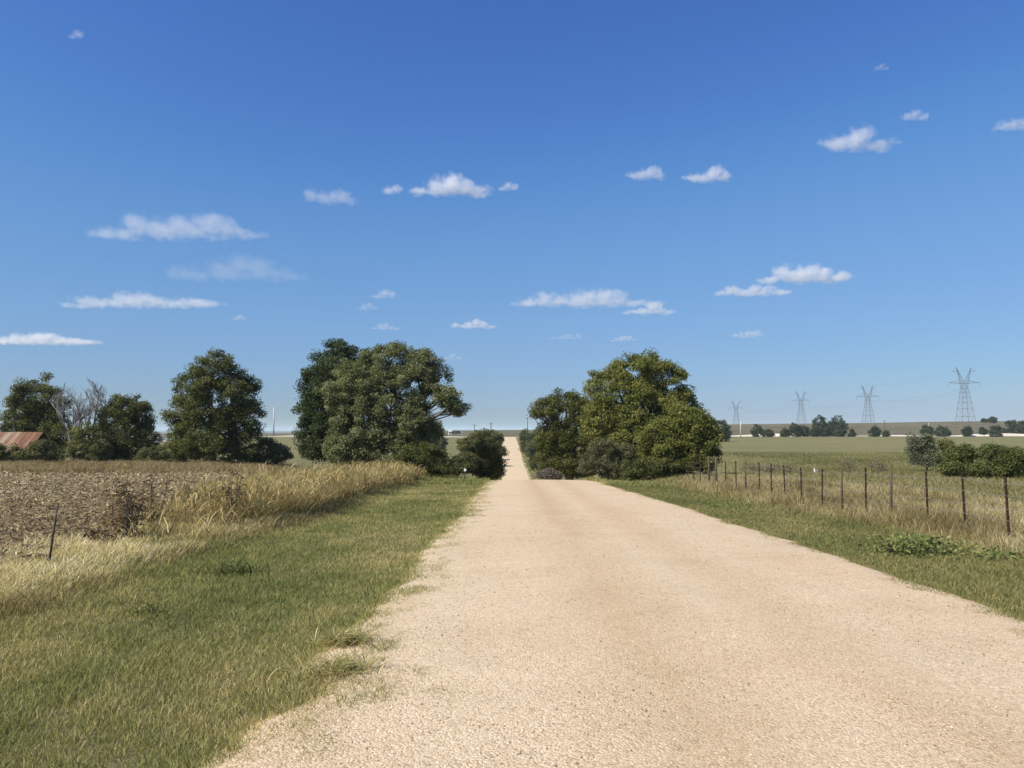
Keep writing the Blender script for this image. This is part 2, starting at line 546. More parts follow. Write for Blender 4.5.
def in_view(x, y, m=40):
    px = 512 + F * x / np.maximum(y, .1)
    return (px > -m - 300 / np.maximum(y, 1)) & (px < 1024 + m + 300 / np.maximum(y, 1))


PAL_GREEN = [(0.1415, 0.1646, 0.051), (0.2006, 0.2194, 0.0709), (0.2712, 0.2632, 0.0944), (0.3538, 0.3116, 0.1297), (0.4954, 0.395, 0.1868), (0.7075, 0.5485, 0.285)]
PAL_DARK = [(0.1071, 0.1223, 0.0431), (0.1548, 0.1677, 0.0574), (0.2143, 0.2072, 0.0754), (0.2976, 0.2564, 0.1077), (0.4761, 0.3551, 0.1796)]
PAL_DRY = [(0.1914, 0.1526, 0.0684), (0.2751, 0.2136, 0.0969), (0.3588, 0.2869, 0.1429), (0.4545, 0.3784, 0.2111), (0.5502, 0.4761, 0.2981)]
PAL_BROWN = [(0.105, 0.0675, 0.0392), (0.168, 0.1148, 0.0672), (0.252, 0.1823, 0.098), (0.364, 0.27, 0.154)]

# --- left verge
r = np.random.default_rng(11)
x, y = scatter(-9.5, -.2, 3.2, 56, lambda d: 5200 * min(1, (6.0 / d)) ** 1.3, r)
k = in_view(x, y)
x, y = x[k], y[k]
mask = (left_edge(y) - x) / .5 + .45 + (fbm(x / .35, y / .5, 51) - .5) * 3.0
mask = np.where(x < left_edge(y) - 1.2, 5, mask)
patch = fbm(x / 1.1, y / 1.6, 52); fine = fbm(x / .22, y / .3, 53)
keep = (mask > .15) & (x > -6.1 - 1.2 * fbm(y / 2, y * 0, 54)) & (r.uniform(0, 1, len(x)) < .45 + .9 * fine)
x, y, patch, fine, mask = x[keep], y[keep], patch[keep], fine[keep], mask[keep]
h = (.022 + .05 * patch + .042 * fine) * r.uniform(.5, 1.35, len(x)) * np.clip(.45 + .4 * mask, .4, 1) * (1 + .5 * smooth(-4.2, -6, x))
w = .0031 * r.uniform(.7, 1.4, len(x)) * (1 + y / 9.)
dry = -.04 + .80 * fbm(x / 1.7, y / 2.6, 55) + .5 * (fbm(x / .5, y / .7, 56) - .5) + .25 * smooth(.9, 0, mask - .2) + .10 * smooth(8, 4, y) + .12 * smooth(14, 30, y)
c = pick(PAL_GREEN, len(x), np.clip(dry, 0, 1), r)
o = obj('verge_grass', blades('verge_grass', x, y, terrain(x, y), h, w, c, M_GRASS, r, 2, .4, .38), M_GRASS)
tag(o, kind='stuff', label='olive green mown grass of the verge between the gravel road and the field')

# --- right verge
r = np.random.default_rng(12)
x, y = scatter(4.4, 9.6, 6.2, 56, lambda d: 3600 * min(1, (7.5 / d)) ** 1.2, r)
k = in_view(x, y); x, y = x[k], y[k]
mask = (x - right_edge(y)) / .45 + .3 + (fbm(x / .35, y / .6, 61) - .5) * 2.2
patch = fbm(x / 1.0, y / 1.6, 62); fine = fbm(x / .25, y / .35, 63)
keep = (mask > .2) & (r.uniform(0, 1, len(x)) < .45 + .9 * fine) & (r.uniform(0, 1, len(x)) > smooth(8.2, 9.6, x) * .75)
x, y, patch, fine, mask = x[keep], y[keep], patch[keep], fine[keep], mask[keep]
h = (.028 + .06 * patch + .042 * fine) * r.uniform(.5, 1.35, len(x)) * np.clip(.4 + .4 * mask, .4, 1) * (1 + .7 * smooth(7, 8.6, x))
w = .0038 * r.uniform(.7, 1.4, len(x)) * (1 + y / 9.)
dry = .14 + .65 * fbm(x / 1.4, y / 3.0, 65) + .4 * smooth(.8, 0, mask - .2) + .35 * smooth(7.9, 9.2, x)
c = pick(PAL_DARK, len(x), np.clip(dry, 0, 1), r)
o = obj('verge_grass', blades('verge_grass', x, y, terrain(x, y), h, w, c, M_GRASS, r, 2, .4, .38), M_GRASS)
tag(o, kind='stuff', label='darker green grass of the verge between the gravel road and the wire fence')

# --- dry grass along the fence and the pasture
r = np.random.default_rng(13)
x, y = scatter(8.0, 15, 9.5, 60, lambda d: 800 * min(1, (13. / d)) ** 1.1, r)
k = in_view(x, y); x, y = x[k], y[k]
patch = fbm(x / .8, y / 1.2, 71)
edge = smooth(7.9, 8.9, x + (fbm(x * 0, y / 1.1, 72) - .5) * 1.6)
keep = r.uniform(0, 1, len(x)) < edge * (.35 + .9 * patch)
x, y, patch = x[keep], y[keep], patch[keep]
h = (.15 + .55 * patch ** 1.3) * r.uniform(.45, 1.25, len(x)) * np.interp(x, [8, 9.2, 10.5, 14], [.75, 1.0, .85, .6])
w = .0055 * r.uniform(.7, 1.4, len(x)) * (1 + y / 22.)
c = pick([(.11, .11, .045)] + PAL_DRY, len(x), np.clip(.05 + .95 * fbm(x / 1.3, y / 2, 73), 0, 1), r)
o = obj('dry_grass', blades('dry_grass', x, y, terrain(x, y), h, w, c, M_DRY, r, 3, .35, .28), M_DRY)
tag(o, kind='stuff', label='tall straw coloured grass growing along the wire fence')

r = np.random.default_rng(14)
x, y = scatter(10, 120, 14, 150, lambda d: 460 * min(1, (16. / d)) ** 1.7, r)
k = in_view(x, y, 10); x, y = x[k], y[k]
keep = (x > 10.5 + 3 * r.uniform(0, 1, len(x))) & (r.uniform(0, 1, len(x)) < .25 + 1.1 * fbm(x / 2.2, y / 5., 81))
x, y = x[keep], y[keep]
h = r.uniform(.06, .26, len(x)) * (.5 + fbm(x / 3, y / 6, 83))
w = .007 * r.uniform(.7, 1.4, len(x)) * (1 + y / 20.)
c = pick([(.12, .125, .045), (.165, .16, .062), (.22, .20, .085), (.30, .255, .12), (.40, .34, .18)], len(x), np.clip(.1 + .85 * fbm(x / 6, y / 10., 82) - .15 * smooth(30, 80, y), 0, 1), r)
o = obj('pasture_grass', blades('pasture_grass', x, y, terrain(x, y), h, w, c, M_DRY, r, 2, .5, .4), M_DRY)
tag(o, kind='stuff', label='thin tan and green grass of the open pasture behind the fence')

# --- short straw grass between verge and field
r = np.random.default_rng(15)
x, y = scatter(-9.5, -4.9, 7.5, 24, lambda d: 1700 * min(1, (10. / d)) ** 1.1, r)
k = in_view(x, y); x, y = x[k], y[k]
patch = fbm(x / .7, y / .9, 91)
prof = smooth(-5.1, -5.7, x + (fbm(x * 0, y / 1.2, 92) - .5) * 1.2) * (1 - smooth(-7.2, -8.4, x + (patch - .5) * 1.5))
keep = r.uniform(0, 1, len(x)) < prof * (.25 + 1.0 * patch)
x, y, patch = x[keep], y[keep], patch[keep]
h = (.08 + .32 * patch ** 1.4) * r.uniform(.5, 1.3, len(x))
w = .0055 * r.uniform(.7, 1.4, len(x)) * (1 + y / 20.)
c = pick([(.10, .11, .042)] + PAL_DRY, len(x), np.clip(.3 + .9 * fbm(x / .9, y / 1.6, 93) - .35 * smooth(-6.0, -5.2, x), 0, 1), r)
c = c * (1 + .35 * smooth(-5.3, -6.0, x))[:, None]
q = r.choice(len(x), 1500)
bx_ = -r.uniform(7.0, 11.5, 1500); by_ = r.uniform(11, 22, 1500)
kk = (fbm(bx_ / .8, by_ / .8, 95) > .5) & in_view(bx_, by_)
bx_, by_ = bx_[kk], by_[kk]; nb = len(bx_)
x = np.concatenate([x, bx_]); y = np.concatenate([y, by_])
h = np.concatenate([h, r.uniform(.2, .75, nb)]); w = np.concatenate([w, r.uniform(.006, .014, nb)])
c = np.vstack([c, pick(PAL_BROWN, nb, r.uniform(.1, .9, nb), r)])
o = obj('dry_grass', blades('dry_grass', x, y, terrain(x, y), h, w, c, M_DRY, r, 3, .5, .4), M_DRY)
tag(o, kind='stuff', label='short pale straw grass at the edge of the stubble field')

# --- tall seeding grass, right hand edge of the field, rising towards the trees
r = np.random.default_rng(16)
x, y = scatter(-10.5, -5.0, 14, 56, lambda d: 480 * min(1, (20. / d)) ** 1.0, r)
k = in_view(x, y); x, y = x[k], y[k]
patch = fbm(x / 1.2, y / 1.6, 101)
wid = np.interp(y, [14, 18, 24, 60], [-.2, .2, .9, 1.2])
prof = smooth(-5.5, -6.2, x + (fbm(x * 0, y / 1.6, 102) - .5) * 1.0) * (1 - smooth(-7.2 - 1.2 * wid, -8.2 - 1.6 * wid, x))
keep = r.uniform(0, 1, len(x)) < prof * np.interp(y, [14, 16, 18.5, 23], [.03, .10, .55, 1.0]) * (.35 + 1.0 * patch)
x, y, patch = x[keep], y[keep], patch[keep]
H0 = (.60 + .65 * patch) * r.uniform(.6, 1.15, len(x)) * np.interp(y, [14, 17, 20, 26, 56], [.5, .75, 1.0, 1.12, 1.12])
nst = len(x) // 4
sx_, sy_, sh_ = x[:nst], y[:nst], H0[:nst]
k3 = np.tile(np.arange(len(x)), 2)
lx = x[k3] + r.normal(0, .05, len(k3)); ly = y[k3] + r.normal(0, .05, len(k3))
lh = r.uniform(.12, .42, len(k3)); lz = r.uniform(0, 1, len(k3)) ** .8 * np.maximum(H0[k3] - .15, .05)
x, y = np.concatenate([sx_, lx]), np.concatenate([sy_, ly])
hh = np.concatenate([sh_, lh]); z0 = np.concatenate([np.zeros(nst), lz])
w = np.concatenate([np.full(nst, .006), np.full(len(k3), .013)]) * r.uniform(.6, 1.4, len(x)) * (1 + y / 45.)
rel = np.concatenate([np.full(nst, .5), lz / np.maximum(H0[k3], .1)])
c = np.array([1.19, 1.15, 1.04]) * pick(PAL_DRY, len(x), np.clip(.02 + .6 * fbm(x / 1.3, y / 2.2, 103) + .3 * rel, 0, 1), r)
lo = r.uniform(0, 1, len(x)) < .34 - .2 * rel
c[lo] = pick(PAL_BROWN, lo.sum(), np.full(lo.sum(), .5), r)
gr = r.uniform(0, 1, len(x)) < .10
c[gr] = pick(PAL_GREEN, gr.sum(), np.full(gr.sum(), .5), r)
o = obj('tall_dry_grass', blades('tall_dry_grass', x, y, terrain(x, y) + z0, hh, w, c, M_DRY, r, 3, .8, .45), M_DRY)
tag(o, kind='stuff', label='tall golden seeding grass along the field edge')

# --- brown weeds behind the stubble field
r = np.random.default_rng(17)
x, y = scatter(-66, -8, 50, 84, lambda d: 55, r)
k = in_view(x, y); x, y = x[k], y[k]
patch = fbm(x / 2.5, y / 2.5, 111)
keep = (r.uniform(0, 1, len(x)) < .3 + patch) & (y > 50 + 3 * fbm(x / 4, y * 0, 112))
x, y, patch = x[keep], y[keep], patch[keep]
h = (.25 + .9 * patch ** 1.5) * r.uniform(.45, 1.25, len(x))
w = .02 * r.uniform(.7, 1.4, len(x)) * (1 + y / 60.)
c = pick([(.13, .09, .05), (.19, .13, .07), (.26, .185, .10), (.32, .24, .14), (.38, .30, .19)], len(x), np.clip(.25 + .75 * fbm(x / 5, y / 5, 113), 0, 1), r)
gr = r.uniform(0, 1, len(x)) < .10
c[gr] = pick(PAL_GREEN, gr.sum(), np.full(gr.sum(), .45), r)
o = obj('dry_weeds', blades('dry_weeds', x, y, terrain(x, y), h, w, c, M_DRY, r, 2, .6, .35), M_DRY)
tag(o, kind='stuff', label='brown weeds in a band behind the stubble field, in front of the trees')

# --- green weeds round the feet of the roadside trees
r = np.random.default_rng(18)
xa, ya = scatter(-9, -1.6, 44, 60, lambda d: 160, r)
xb, yb = scatter(4.6, 14, 40, 56, lambda d: 160, r)
xc, yc = scatter(3.5, 9, 150, 420, lambda d: 6, r)
xd, yd = scatter(-8, -1.8, 150, 420, lambda d: 6, r)
x = np.concatenate([xa, xb, xc, xd + road_cx(yd) - 2.1]); y = np.concatenate([ya, yb, yc, yd])
k = (x < left_edge(y) - .1) | (x > right_edge(y) + .1)
x, y = x[k], y[k]
patch = fbm(x / 1.5, y / 1.5, 121)
h = (.10 + .45 * patch ** 1.5) * r.uniform(.4, 1.2, len(x)) * np.where(y > 100, 1.6, np.where((x < -2.6) & (y > 46), 1.8, 1))
w = np.where(y > 100, .15, .03) * r.uniform(.7, 1.4, len(x))
c = pick(PAL_GREEN[:5], len(x), np.clip(.1 + .8 * fbm(x / 2, y / 3, 122), 0, 1), r)
o = obj('weeds', blades('weeds', x, y, terrain(x, y), h, w, c, M_GRASS, r, 2, .6, .4), M_GRASS)
tag(o, kind='stuff', label='green weeds round the feet of the roadside trees')

# --- crop debris on the field
r = np.random.default_rng(19)
x, y = scatter(-40, -7.0, 8, 54, lambda d: 400 * min(1, (10. / d)) ** 1.15, r)
k = in_view(x, y) & (x < -7.0 - .8 * fbm(y / 2, y * 0, 41))
k &= (np.sin((y + .06 * x + .5 * fbm(x / 6, y / 6, 44)) * 2 * math.pi / .95) > -.35) | (r.uniform(0, 1, len(x)) < .45); x, y = x[k], y[k]
n = len(x)
rowv = np.sin((y + .06 * x + .5 * fbm(x / 6, y / 6, 44)) * 2 * math.pi / .95)
zz = terrain(x, y) - .05 + .075 + .075 * rowv + .02 + r.uniform(-.03, .07, n)
ln = r.uniform(.03, .12, n) * (1 + y / 90); wd = r.uniform(.008, .028, n) * (1 + y / 60)
a = r.uniform(0, 2 * math.pi, n); ti = r.normal(0, .35, n); ro = r.normal(0, .5, n)
ti = ti * 1.3; ro = ro * 1.3
T = np.stack([np.cos(a) * np.cos(ti), np.sin(a) * np.cos(ti), np.sin(ti)], -1)
B = np.stack([-np.sin(a) * np.cos(ro), np.cos(a) * np.cos(ro), np.sin(ro)], -1)
C0 = np.stack([x, y, zz], -1)
V = np.stack([C0 - T * ln[:, None] / 2 - B * wd[:, None] / 2, C0 - T * ln[:, None] / 2 + B * wd[:, None] / 2,
              C0 + T * ln[:, None] / 2 + B * wd[:, None] / 2, C0 + T * ln[:, None] / 2 - B * wd[:, None] / 2], 1)
c = pick([(.10, .073, .036), (.21, .16, .085), (.32, .255, .14), (.42, .345, .20), (.55, .47, .29)], n, np.clip(.05 + .6 * r.uniform(0, 1, n) ** 1.3 + .45 * (fbm(x / 3, y / 1.2, 131) - .4) - .15 * (rowv < -.3) + .2 * smooth(18, 34, y), 0, 1), r)
o = obj('crop_debris', np_mesh('crop_debris', V.reshape(-1, 3), np.arange(n * 4).reshape(-1, 4), c), M_DEBRIS)
tag(o, kind='stuff', label='pale chopped stalks lying over the brown stubble field')

# --- loose stones on the road
r = np.random.default_rng(20)
x, y = scatter(-2.6, 6.0, 3.2, 22, lambda d: 600 * min(1, (4.5 / d)) ** 1.6, r)
k = in_view(x, y, 10) & (x > left_edge(y) - .15) & (x < right_edge(y) + .05)
x, y = x[k], y[k]; n = len(x)
keep = r.uniform(0, 1, n) < .25 + 1.1 * fbm(x / .6, y / 1.4, 141)
x, y = x[keep], y[keep]; n = len(x)
s = np.minimum(np.exp(r.normal(math.log(.0040), .42, n)), .0085) * (1 + y / 26)
oct_v = np.array([(1, 0, 0), (0, 1, 0), (-1, 0, 0), (0, -1, 0), (0, 0, .8), (0, 0, -.8), (.62, .62, .3), (-.6, .6, .28)])[:6]
oct_f = np.array([(0, 1, 4), (1, 2, 4), (2, 3, 4), (3, 0, 4), (1, 0, 5), (2, 1, 5), (3, 2, 5), (0, 3, 5)])
a = r.uniform(0, 6.28, n)
V = oct_v[None] * s[:, None, None] * r.uniform(.6, 1.35, (n, 6, 1))
ca, sa = np.cos(a)[:, None], np.sin(a)[:, None]
V = np.stack([V[..., 0] * ca - V[..., 1] * sa * .8, V[..., 0] * sa + V[..., 1] * ca * .8, V[..., 2]], -1)
V += np.stack([x, y, road_z(x, y) + s * .25], -1)[:, None, :]
fa = (np.arange(n)[:, None, None] * 6 + oct_f[None]).reshape(-1, 3)
cs = pick([(.22, .16, .10), (.38, .29, .18), (.53, .42, .27), (.62, .51, .36)], n, np.clip(r.uniform(.1, 1, n), 0, 1), r)
cs = np.minimum(cs, .75)
o = obj('loose_gravel', np_mesh('loose_gravel', V.reshape(-1, 3), fa, np.repeat(cs, 8, 0)), M_DEBRIS)
tag(o, kind='stuff', label='loose pale stones lying on the gravel road')


# ------------------------------------------------------------------ trees
def curvy(a, b, r, sag=.12, n=5):
    a = np.asarray(a, float); b = np.asarray(b, float)
    tt = np.linspace(0, 1, n)[:, None]
    p = a + (b - a) * tt
    L_ = np.linalg.norm(b - a)
    off = r.normal(0, sag * L_ * .5, 3)
    p = p + np.sin(tt * math.pi) * off
    return p


def foliage(lobes, base, r, n_clump, per, clump_r, leaf, pal, inner=.5, fuzz=.06, up=.5, keepout=.66):
    """lobes (k,6): centre xyz, radii xyz -> leaf quads relative to base. Returns verts, colours, clump centres."""
    lobes = np.asarray(lobes, float)
    big = lobes
    new = []
    vol = np.cbrt(lobes[:, 3] * lobes[:, 4] * lobes[:, 5])
    for k in range(len(lobes)):
        cnt = int(12 + 8 * vol[k] / vol.mean())
        for q in range(cnt):
            d = r.normal(0, 1, 3); d /= np.linalg.norm(d)
            p = lobes[k, :3] + d * lobes[k, 3:] * r.uniform(.68, .92)
            dist = np.linalg.norm((p - lobes[:, :3]) / lobes[:, 3:], axis=1); dist[k] = 9
            if dist.min() < .6: continue
            f = r.uniform(.17, .36) * vol[k]
            new.append([*p, f * 1.15, f * 1.1, f * .85])
    core = lobes.copy(); core[:, 3:] *= .9
    lobes = np.vstack([core, np.array(new)])
    Cc = lobes[:, :3]; Rr = lobes[:, 3:]
    area = (Rr[:, 0] * Rr[:, 1] + Rr[:, 1] * Rr[:, 2] + Rr[:, 0] * Rr[:, 2])
    idx = r.choice(len(lobes), n_clump * 3, p=area / area.sum())
    d = r.normal(0, 1, (len(idx), 3)); d /= np.linalg.norm(d, axis=1)[:, None]
    rad = 1 - (1 - inner) * r.uniform(0, 1, len(idx)) ** 1.6
    bump = 1 + fuzz * np.sin(d[:, 0] * 5.1 + idx * 1.7) * np.cos(d[:, 2] * 4.3 + idx) + fuzz * .8 * r.normal(0, 1, len(idx))
    pos = Cc[idx] + Rr[idx] * d * (rad * bump)[:, None]
    inside = np.zeros(len(idx))
    for k in range(len(lobes)):
        q = np.linalg.norm((pos - Cc[k]) / Rr[k], axis=1)
        inside += (q < (keepout if k < len(big) else .45)) & (idx != k)
    ok = (inside == 0) | (r.uniform(0, 1, len(idx)) < .12)
    pos, d = pos[ok][:n_clump], d[ok][:n_clump]
    m = len(pos)
    tone = np.clip(r.normal(.5, .22, m), 0, 1)
    cr = clump_r * r.uniform(.6, 1.35, m)
    cnt = np.maximum(3, (per * r.uniform(.5, 1.4, m) * (cr / clump_r) ** 1.5)).astype(int)
    ci = np.repeat(np.arange(m), cnt); n = len(ci)
    od = r.normal(0, 1, (n, 3)); od /= np.linalg.norm(od, axis=1)[:, None]
    off = od * (r.uniform(0, 1, (n, 1)) ** .45) * np.array([1.0, 1.0, .7]) * cr[ci][:, None]
    p = pos[ci] + off
    nor = .55 * d[ci] + np.array([0, 0, up]) + r.normal(0, .62, (n, 3))
    nor /= np.linalg.norm(nor, axis=1)[:, None]
    tg = np.cross(nor, r.normal(0, 1, (n, 3))); tg /= np.linalg.norm(tg, axis=1)[:, None] + 1e-9
    bt = np.cross(nor, tg)
    ls = leaf * r.uniform(.6, 1.35, n)[:, None]
    V = np.stack([p - tg * ls * .5, p + bt * ls * .30 - tg * ls * .05, p + tg * ls * .5, p - bt * ls * .30 - tg * ls * .05], 1)
    V[:, :, 2] = np.maximum(V[:, :, 2], base[2] - .02 + (r.uniform(0, 1, (n, 1)) ** 2) * min(.6, leaf * 3))
    pal = np.array(pal)
    tn = np.clip(tone[ci] + r.normal(0, .14, n), 0, .999) * (len(pal) - 1)
    i = tn.astype(int); f = (tn - i)[:, None]
    c = (pal[i] * (1 - f) + pal[np.minimum(i + 1, len(pal) - 1)] * f) * np.exp(r.normal(0, .17, n))[:, None]
    return V.reshape(-1, 3) - np.asarray(base), c, pos - np.asarray(base)


LF_DARK = [(0.0536, 0.0635, 0.0184), (0.0876, 0.0992, 0.0275), (0.1265, 0.1349, 0.0398), (0.1825, 0.1746, 0.0581)]
LF_OLIVE = [(0.0887, 0.105, 0.0444), (0.1419, 0.1595, 0.0666), (0.204, 0.2186, 0.0998), (0.2773, 0.2799, 0.1464)]
LF_GOLD = [(0.0788, 0.0994, 0.0253), (0.1364, 0.1548, 0.0361), (0.1957, 0.1987, 0.0506), (0.2622, 0.2384, 0.0723)]
LF_BRUSH = [(0.0717, 0.0829, 0.0317), (0.1075, 0.1175, 0.0461), (0.1523, 0.1555, 0.0648), (0.215, 0.1987, 0.095)]
LF_BROWN = [(.078, .084, .036), (.115, .118, .055), (.155, .15, .078), (.20, .188, .108)]
LF_YELLOW = [(0.0945, 0.1053, 0.0351), (0.1418, 0.1512, 0.054), (0.1958, 0.1958, 0.0783), (0.2565, 0.2362, 0.1148)]
LF_GREEN = [(0.0612, 0.0773, 0.0222), (0.0979, 0.1175, 0.0349), (0.1428, 0.1577, 0.0507), (0.204, 0.2009, 0.0792)]


def plant(name, label, cat, lobes_px, Y, pal, n_clump, per=55, clump_r=.5, leaf=.17, seed=1, group=None, trunk_px=None,
          trunk_r=.22, depth=.85, mat=None, dead=0, inner=.5, fuzz=.06, base_px=None, up=.5, sub=True, woody=True, part=('crown', 'trunk'), base_z=None):
    """a tree or bush from lobes given as (px, py, rx, ry[, forward offset in metres])."""
    r = np.random.default_rng(seed)
    s = Y / F
    lob = []
    for l in lobes_px:
        dy = l[4] if len(l) > 4 else 0.0
        X, Z = ray_xz(l[0], l[1], Y + dy)
        k = (Y + dy) / F
        lob.append((X, Y + dy, Z, l[2] * k, (l[2] + l[3]) * .5 * k * depth, l[3] * k))
    lob = np.array(lob)
    if trunk_px is None: trunk_px = float(np.mean([l[0] for l in lobes_px]))
    bx = (trunk_px - 512) / F * Y
    bz = tz(bx, Y) if base_z is None else base_z
    base = np.array([bx, Y, bz])
    root = thing(name, label, cat, base, group)
    V, c, pos = foliage(lob, base, r, n_clump, int(per * 1.45), clump_r, leaf * .82, pal, inner, fuzz, up)
    nq = len(V) // 4
    obj(part[0], np_mesh(part[0], V, np.arange(nq * 4).reshape(-1, 4), c), mat or M_LEAF, root)
    if woody:
        mb = MB()
        lc = lob[:, :3] - base
        top = lc[np.argmax(lc[:, 2])]
        fork = np.array([lc[:, 0].mean() * .4, lc[:, 1].mean() * .4, max(.4, lc[:, 2].max() * .34)])
        trunk = curvy((0, 0, -.15), fork, r, .08, 5)
        mb.tube(trunk, np.linspace(trunk_r * 1.25, trunk_r * .8, 5), 8)
        for q, lcen in enumerate(lc):
            tip = lcen + np.array([0, 0, lob[q, 5] * .35])
            p = curvy(fork, tip, r, .14, 6)
            mb.tube(p, np.linspace(trunk_r * .55, trunk_r * .14, 6), 6)
            if sub:
                near = pos[np.argsort(np.linalg.norm((pos - lcen) / lob[q, 3:], axis=1) + r.uniform(0, 1.2, len(pos)))[:9]]
                for e in near:
                    a = p[r.integers(2, 5)]
                    mb.tube(curvy(a, e, r, .12, 4), np.linspace(trunk_r * .2, trunk_r * .04, 4), 4)
        mb.build(part[1], M_BARK, root, True)
    return root


BUSH = ('foliage', 'stem')
# --- left group behind the field
plant('broadleaf_tree', 'dark green oak-like tree behind the rusty roofed shed', 'tree',
      [(36, 395, 24, 18), (22, 408, 16, 14), (50, 404, 16, 20), (40, 425, 22, 20, 1), (58, 432, 16, 22), (14, 424, 12, 14, 2), (40, 445, 18, 16, 1)], 84, LF_DARK, 620, 62, .62, .22, 101, trunk_px=46)
plant('broadleaf_tree', 'rounded dark tree right of the bare dead tree', 'tree',
      [(127, 408, 20, 15), (112, 420, 13, 16), (140, 418, 12, 18), (126, 432, 26, 18), (148, 438, 9, 12), (110, 445, 16, 16), (135, 450, 22, 12)], 82, LF_DARK, 620, 60, .58, .21, 102, trunk_px=126)
plant('broadleaf_tree', 'lone tall dark green tree standing by itself at the edge of the stubble field', 'tree',
      [(216, 370, 22, 20), (192, 392, 20, 20), (236, 395, 22, 24), (212, 405, 34, 28), (180, 412, 14, 18), (250, 415, 11, 20), (206, 436, 38, 25), (242, 440, 17, 20), (184, 442, 17, 18), (215, 452, 34, 12)], 76, LF_DARK, 1250, 66, .58, .20, 103, trunk_px=214, trunk_r=.3)
plant('broadleaf_tree', 'tall black-green tree behind the big olive tree left of the road', 'tree',
      [(340, 362, 28, 22), (322, 385, 20, 24), (352, 385, 28, 32), (316, 412, 18, 24), (330, 430, 26, 28), (306, 438, 9, 13), (318, 446, 18, 16), (345, 440, 25, 20)], 63, [(.032, .048, .016), (.05, .07, .024), (.07, .092, .034), (.1, .115, .05)], 1150, 66, .5, .18, 104, trunk_px=338, trunk_r=.3)
plant('broadleaf_tree', 'big spreading olive green tree left of the road with one low limb reaching right', 'tree',
      [(388, 364, 34, 22), (420, 368, 24, 18), (352, 388, 26, 30), (392, 398, 40, 34), (436, 378, 17, 17), (446, 396, 13, 14, -1), (456, 408, 12, 8, -1), (366, 425, 32, 30), (408, 430, 32, 28), (345, 450, 20, 18), (385, 452, 34, 20), (428, 432, 14, 14)], 54, LF_OLIVE, 1900, 70, .42, .155, 105, trunk_px=396, trunk_r=.32)
plant('dark_bush', 'dark bush at the foot of the big olive tree', 'bush',
      [(420, 455, 18, 16), (436, 462, 14, 13), (408, 462, 14, 12), (428, 468, 18, 8)], 50, LF_DARK, 260, 60, .36, .13, 106, part=BUSH, trunk_r=.07)
plant('bush', 'round dark bush between the lone tree and the black-green tree', 'bush',
      [(268, 450, 17, 11), (256, 454, 13, 9), (280, 454, 11, 9)], 78, LF_BRUSH, 200, 50, .45, .2, 107, part=BUSH, trunk_r=.08)
plant('bush', 'low grey green bush filling the gap left of the lone tree', 'bush',
      [(160, 455, 14, 9), (148, 458, 12, 8), (170, 459, 8, 6)], 78, LF_BRUSH, 120, 50, .42, .2, 108, part=BUSH, trunk_r=.07)
plant('bush', 'yellowish green bush under the bare dead tree', 'bush',
      [(86, 435, 14, 14), (80, 450, 14, 14), (98, 448, 12, 16), (90, 458, 18, 8)], 79, LF_YELLOW, 240, 52, .45, .19, 109, part=BUSH, trunk_r=.08)
plant('bush', 'green bush in front of the rusty shed roof', 'bush',
      [(44, 452, 15, 12), (30, 458, 16, 9), (58, 458, 10, 9)], 76, LF_BRUSH, 200, 52, .42, .19, 110, part=BUSH, trunk_r=.07)
plant('bush', 'low dull green bush at the left end in front of the shed', 'bush',
      [(8, 453, 13, 8), (-10, 452, 14, 11), (20, 456, 10, 7), (5, 461, 18, 5)], 75, LF_DARK, 130, 50, .42, .19, 111, part=BUSH, trunk_r=.07)  # real bush; its dark leaves also stand in for the shadow low on the roof

# --- left roadside brush near the crest and in the dip
plant('bush', 'large dark bush at the left road edge where the road dips', 'bush',
      [(484, 456, 15, 14), (494, 465, 9, 12), (476, 464, 13, 11), (488, 472, 13, 7)], 56, LF_DARK, 330, 62, .36, .135, 112, part=BUSH, trunk_r=.08)
plant('bush', 'grey green brush behind the white topped marker post', 'bush',
      [(458, 465, 12, 8), (446, 469, 10, 7), (468, 462, 10, 9)], 54, LF_BRUSH, 170, 55, .34, .13, 113, part=BUSH, trunk_r=.05)
plant('roadside_tree', 'low rounded tree above the dark bush left of the far road', 'tree',
      [(482, 443, 18, 12), (470, 446, 12, 10), (495, 445, 9, 14)], 86, LF_BRUSH, 330, 58, .5, .2, 114, trunk_r=.12)
plant('roadside_tree', 'small grey green tree beside the far road, tip against the sky', 'tree',
      [(490, 438, 8, 8), (494, 450, 6, 12), (486, 444, 8, 8)], 120, LF_BRUSH, 260, 56, .6, .27, 115, trunk_r=.14)
plant('roadside_tree', 'small tree casting its shadow across the far road', 'tree',
      [(489, 453, 6, 13), (484, 456, 6, 10)], 236, LF_DARK, 120, 50, .9, .5, 116, trunk_r=.2)
plant('roadside_tree', 'second small tree further down the far road, shadow across the gravel', 'tree',
      [(491, 450, 5, 12), (487, 452, 5, 10)], 262, LF_DARK, 120, 50, .9, .5, 117, trunk_r=.2)

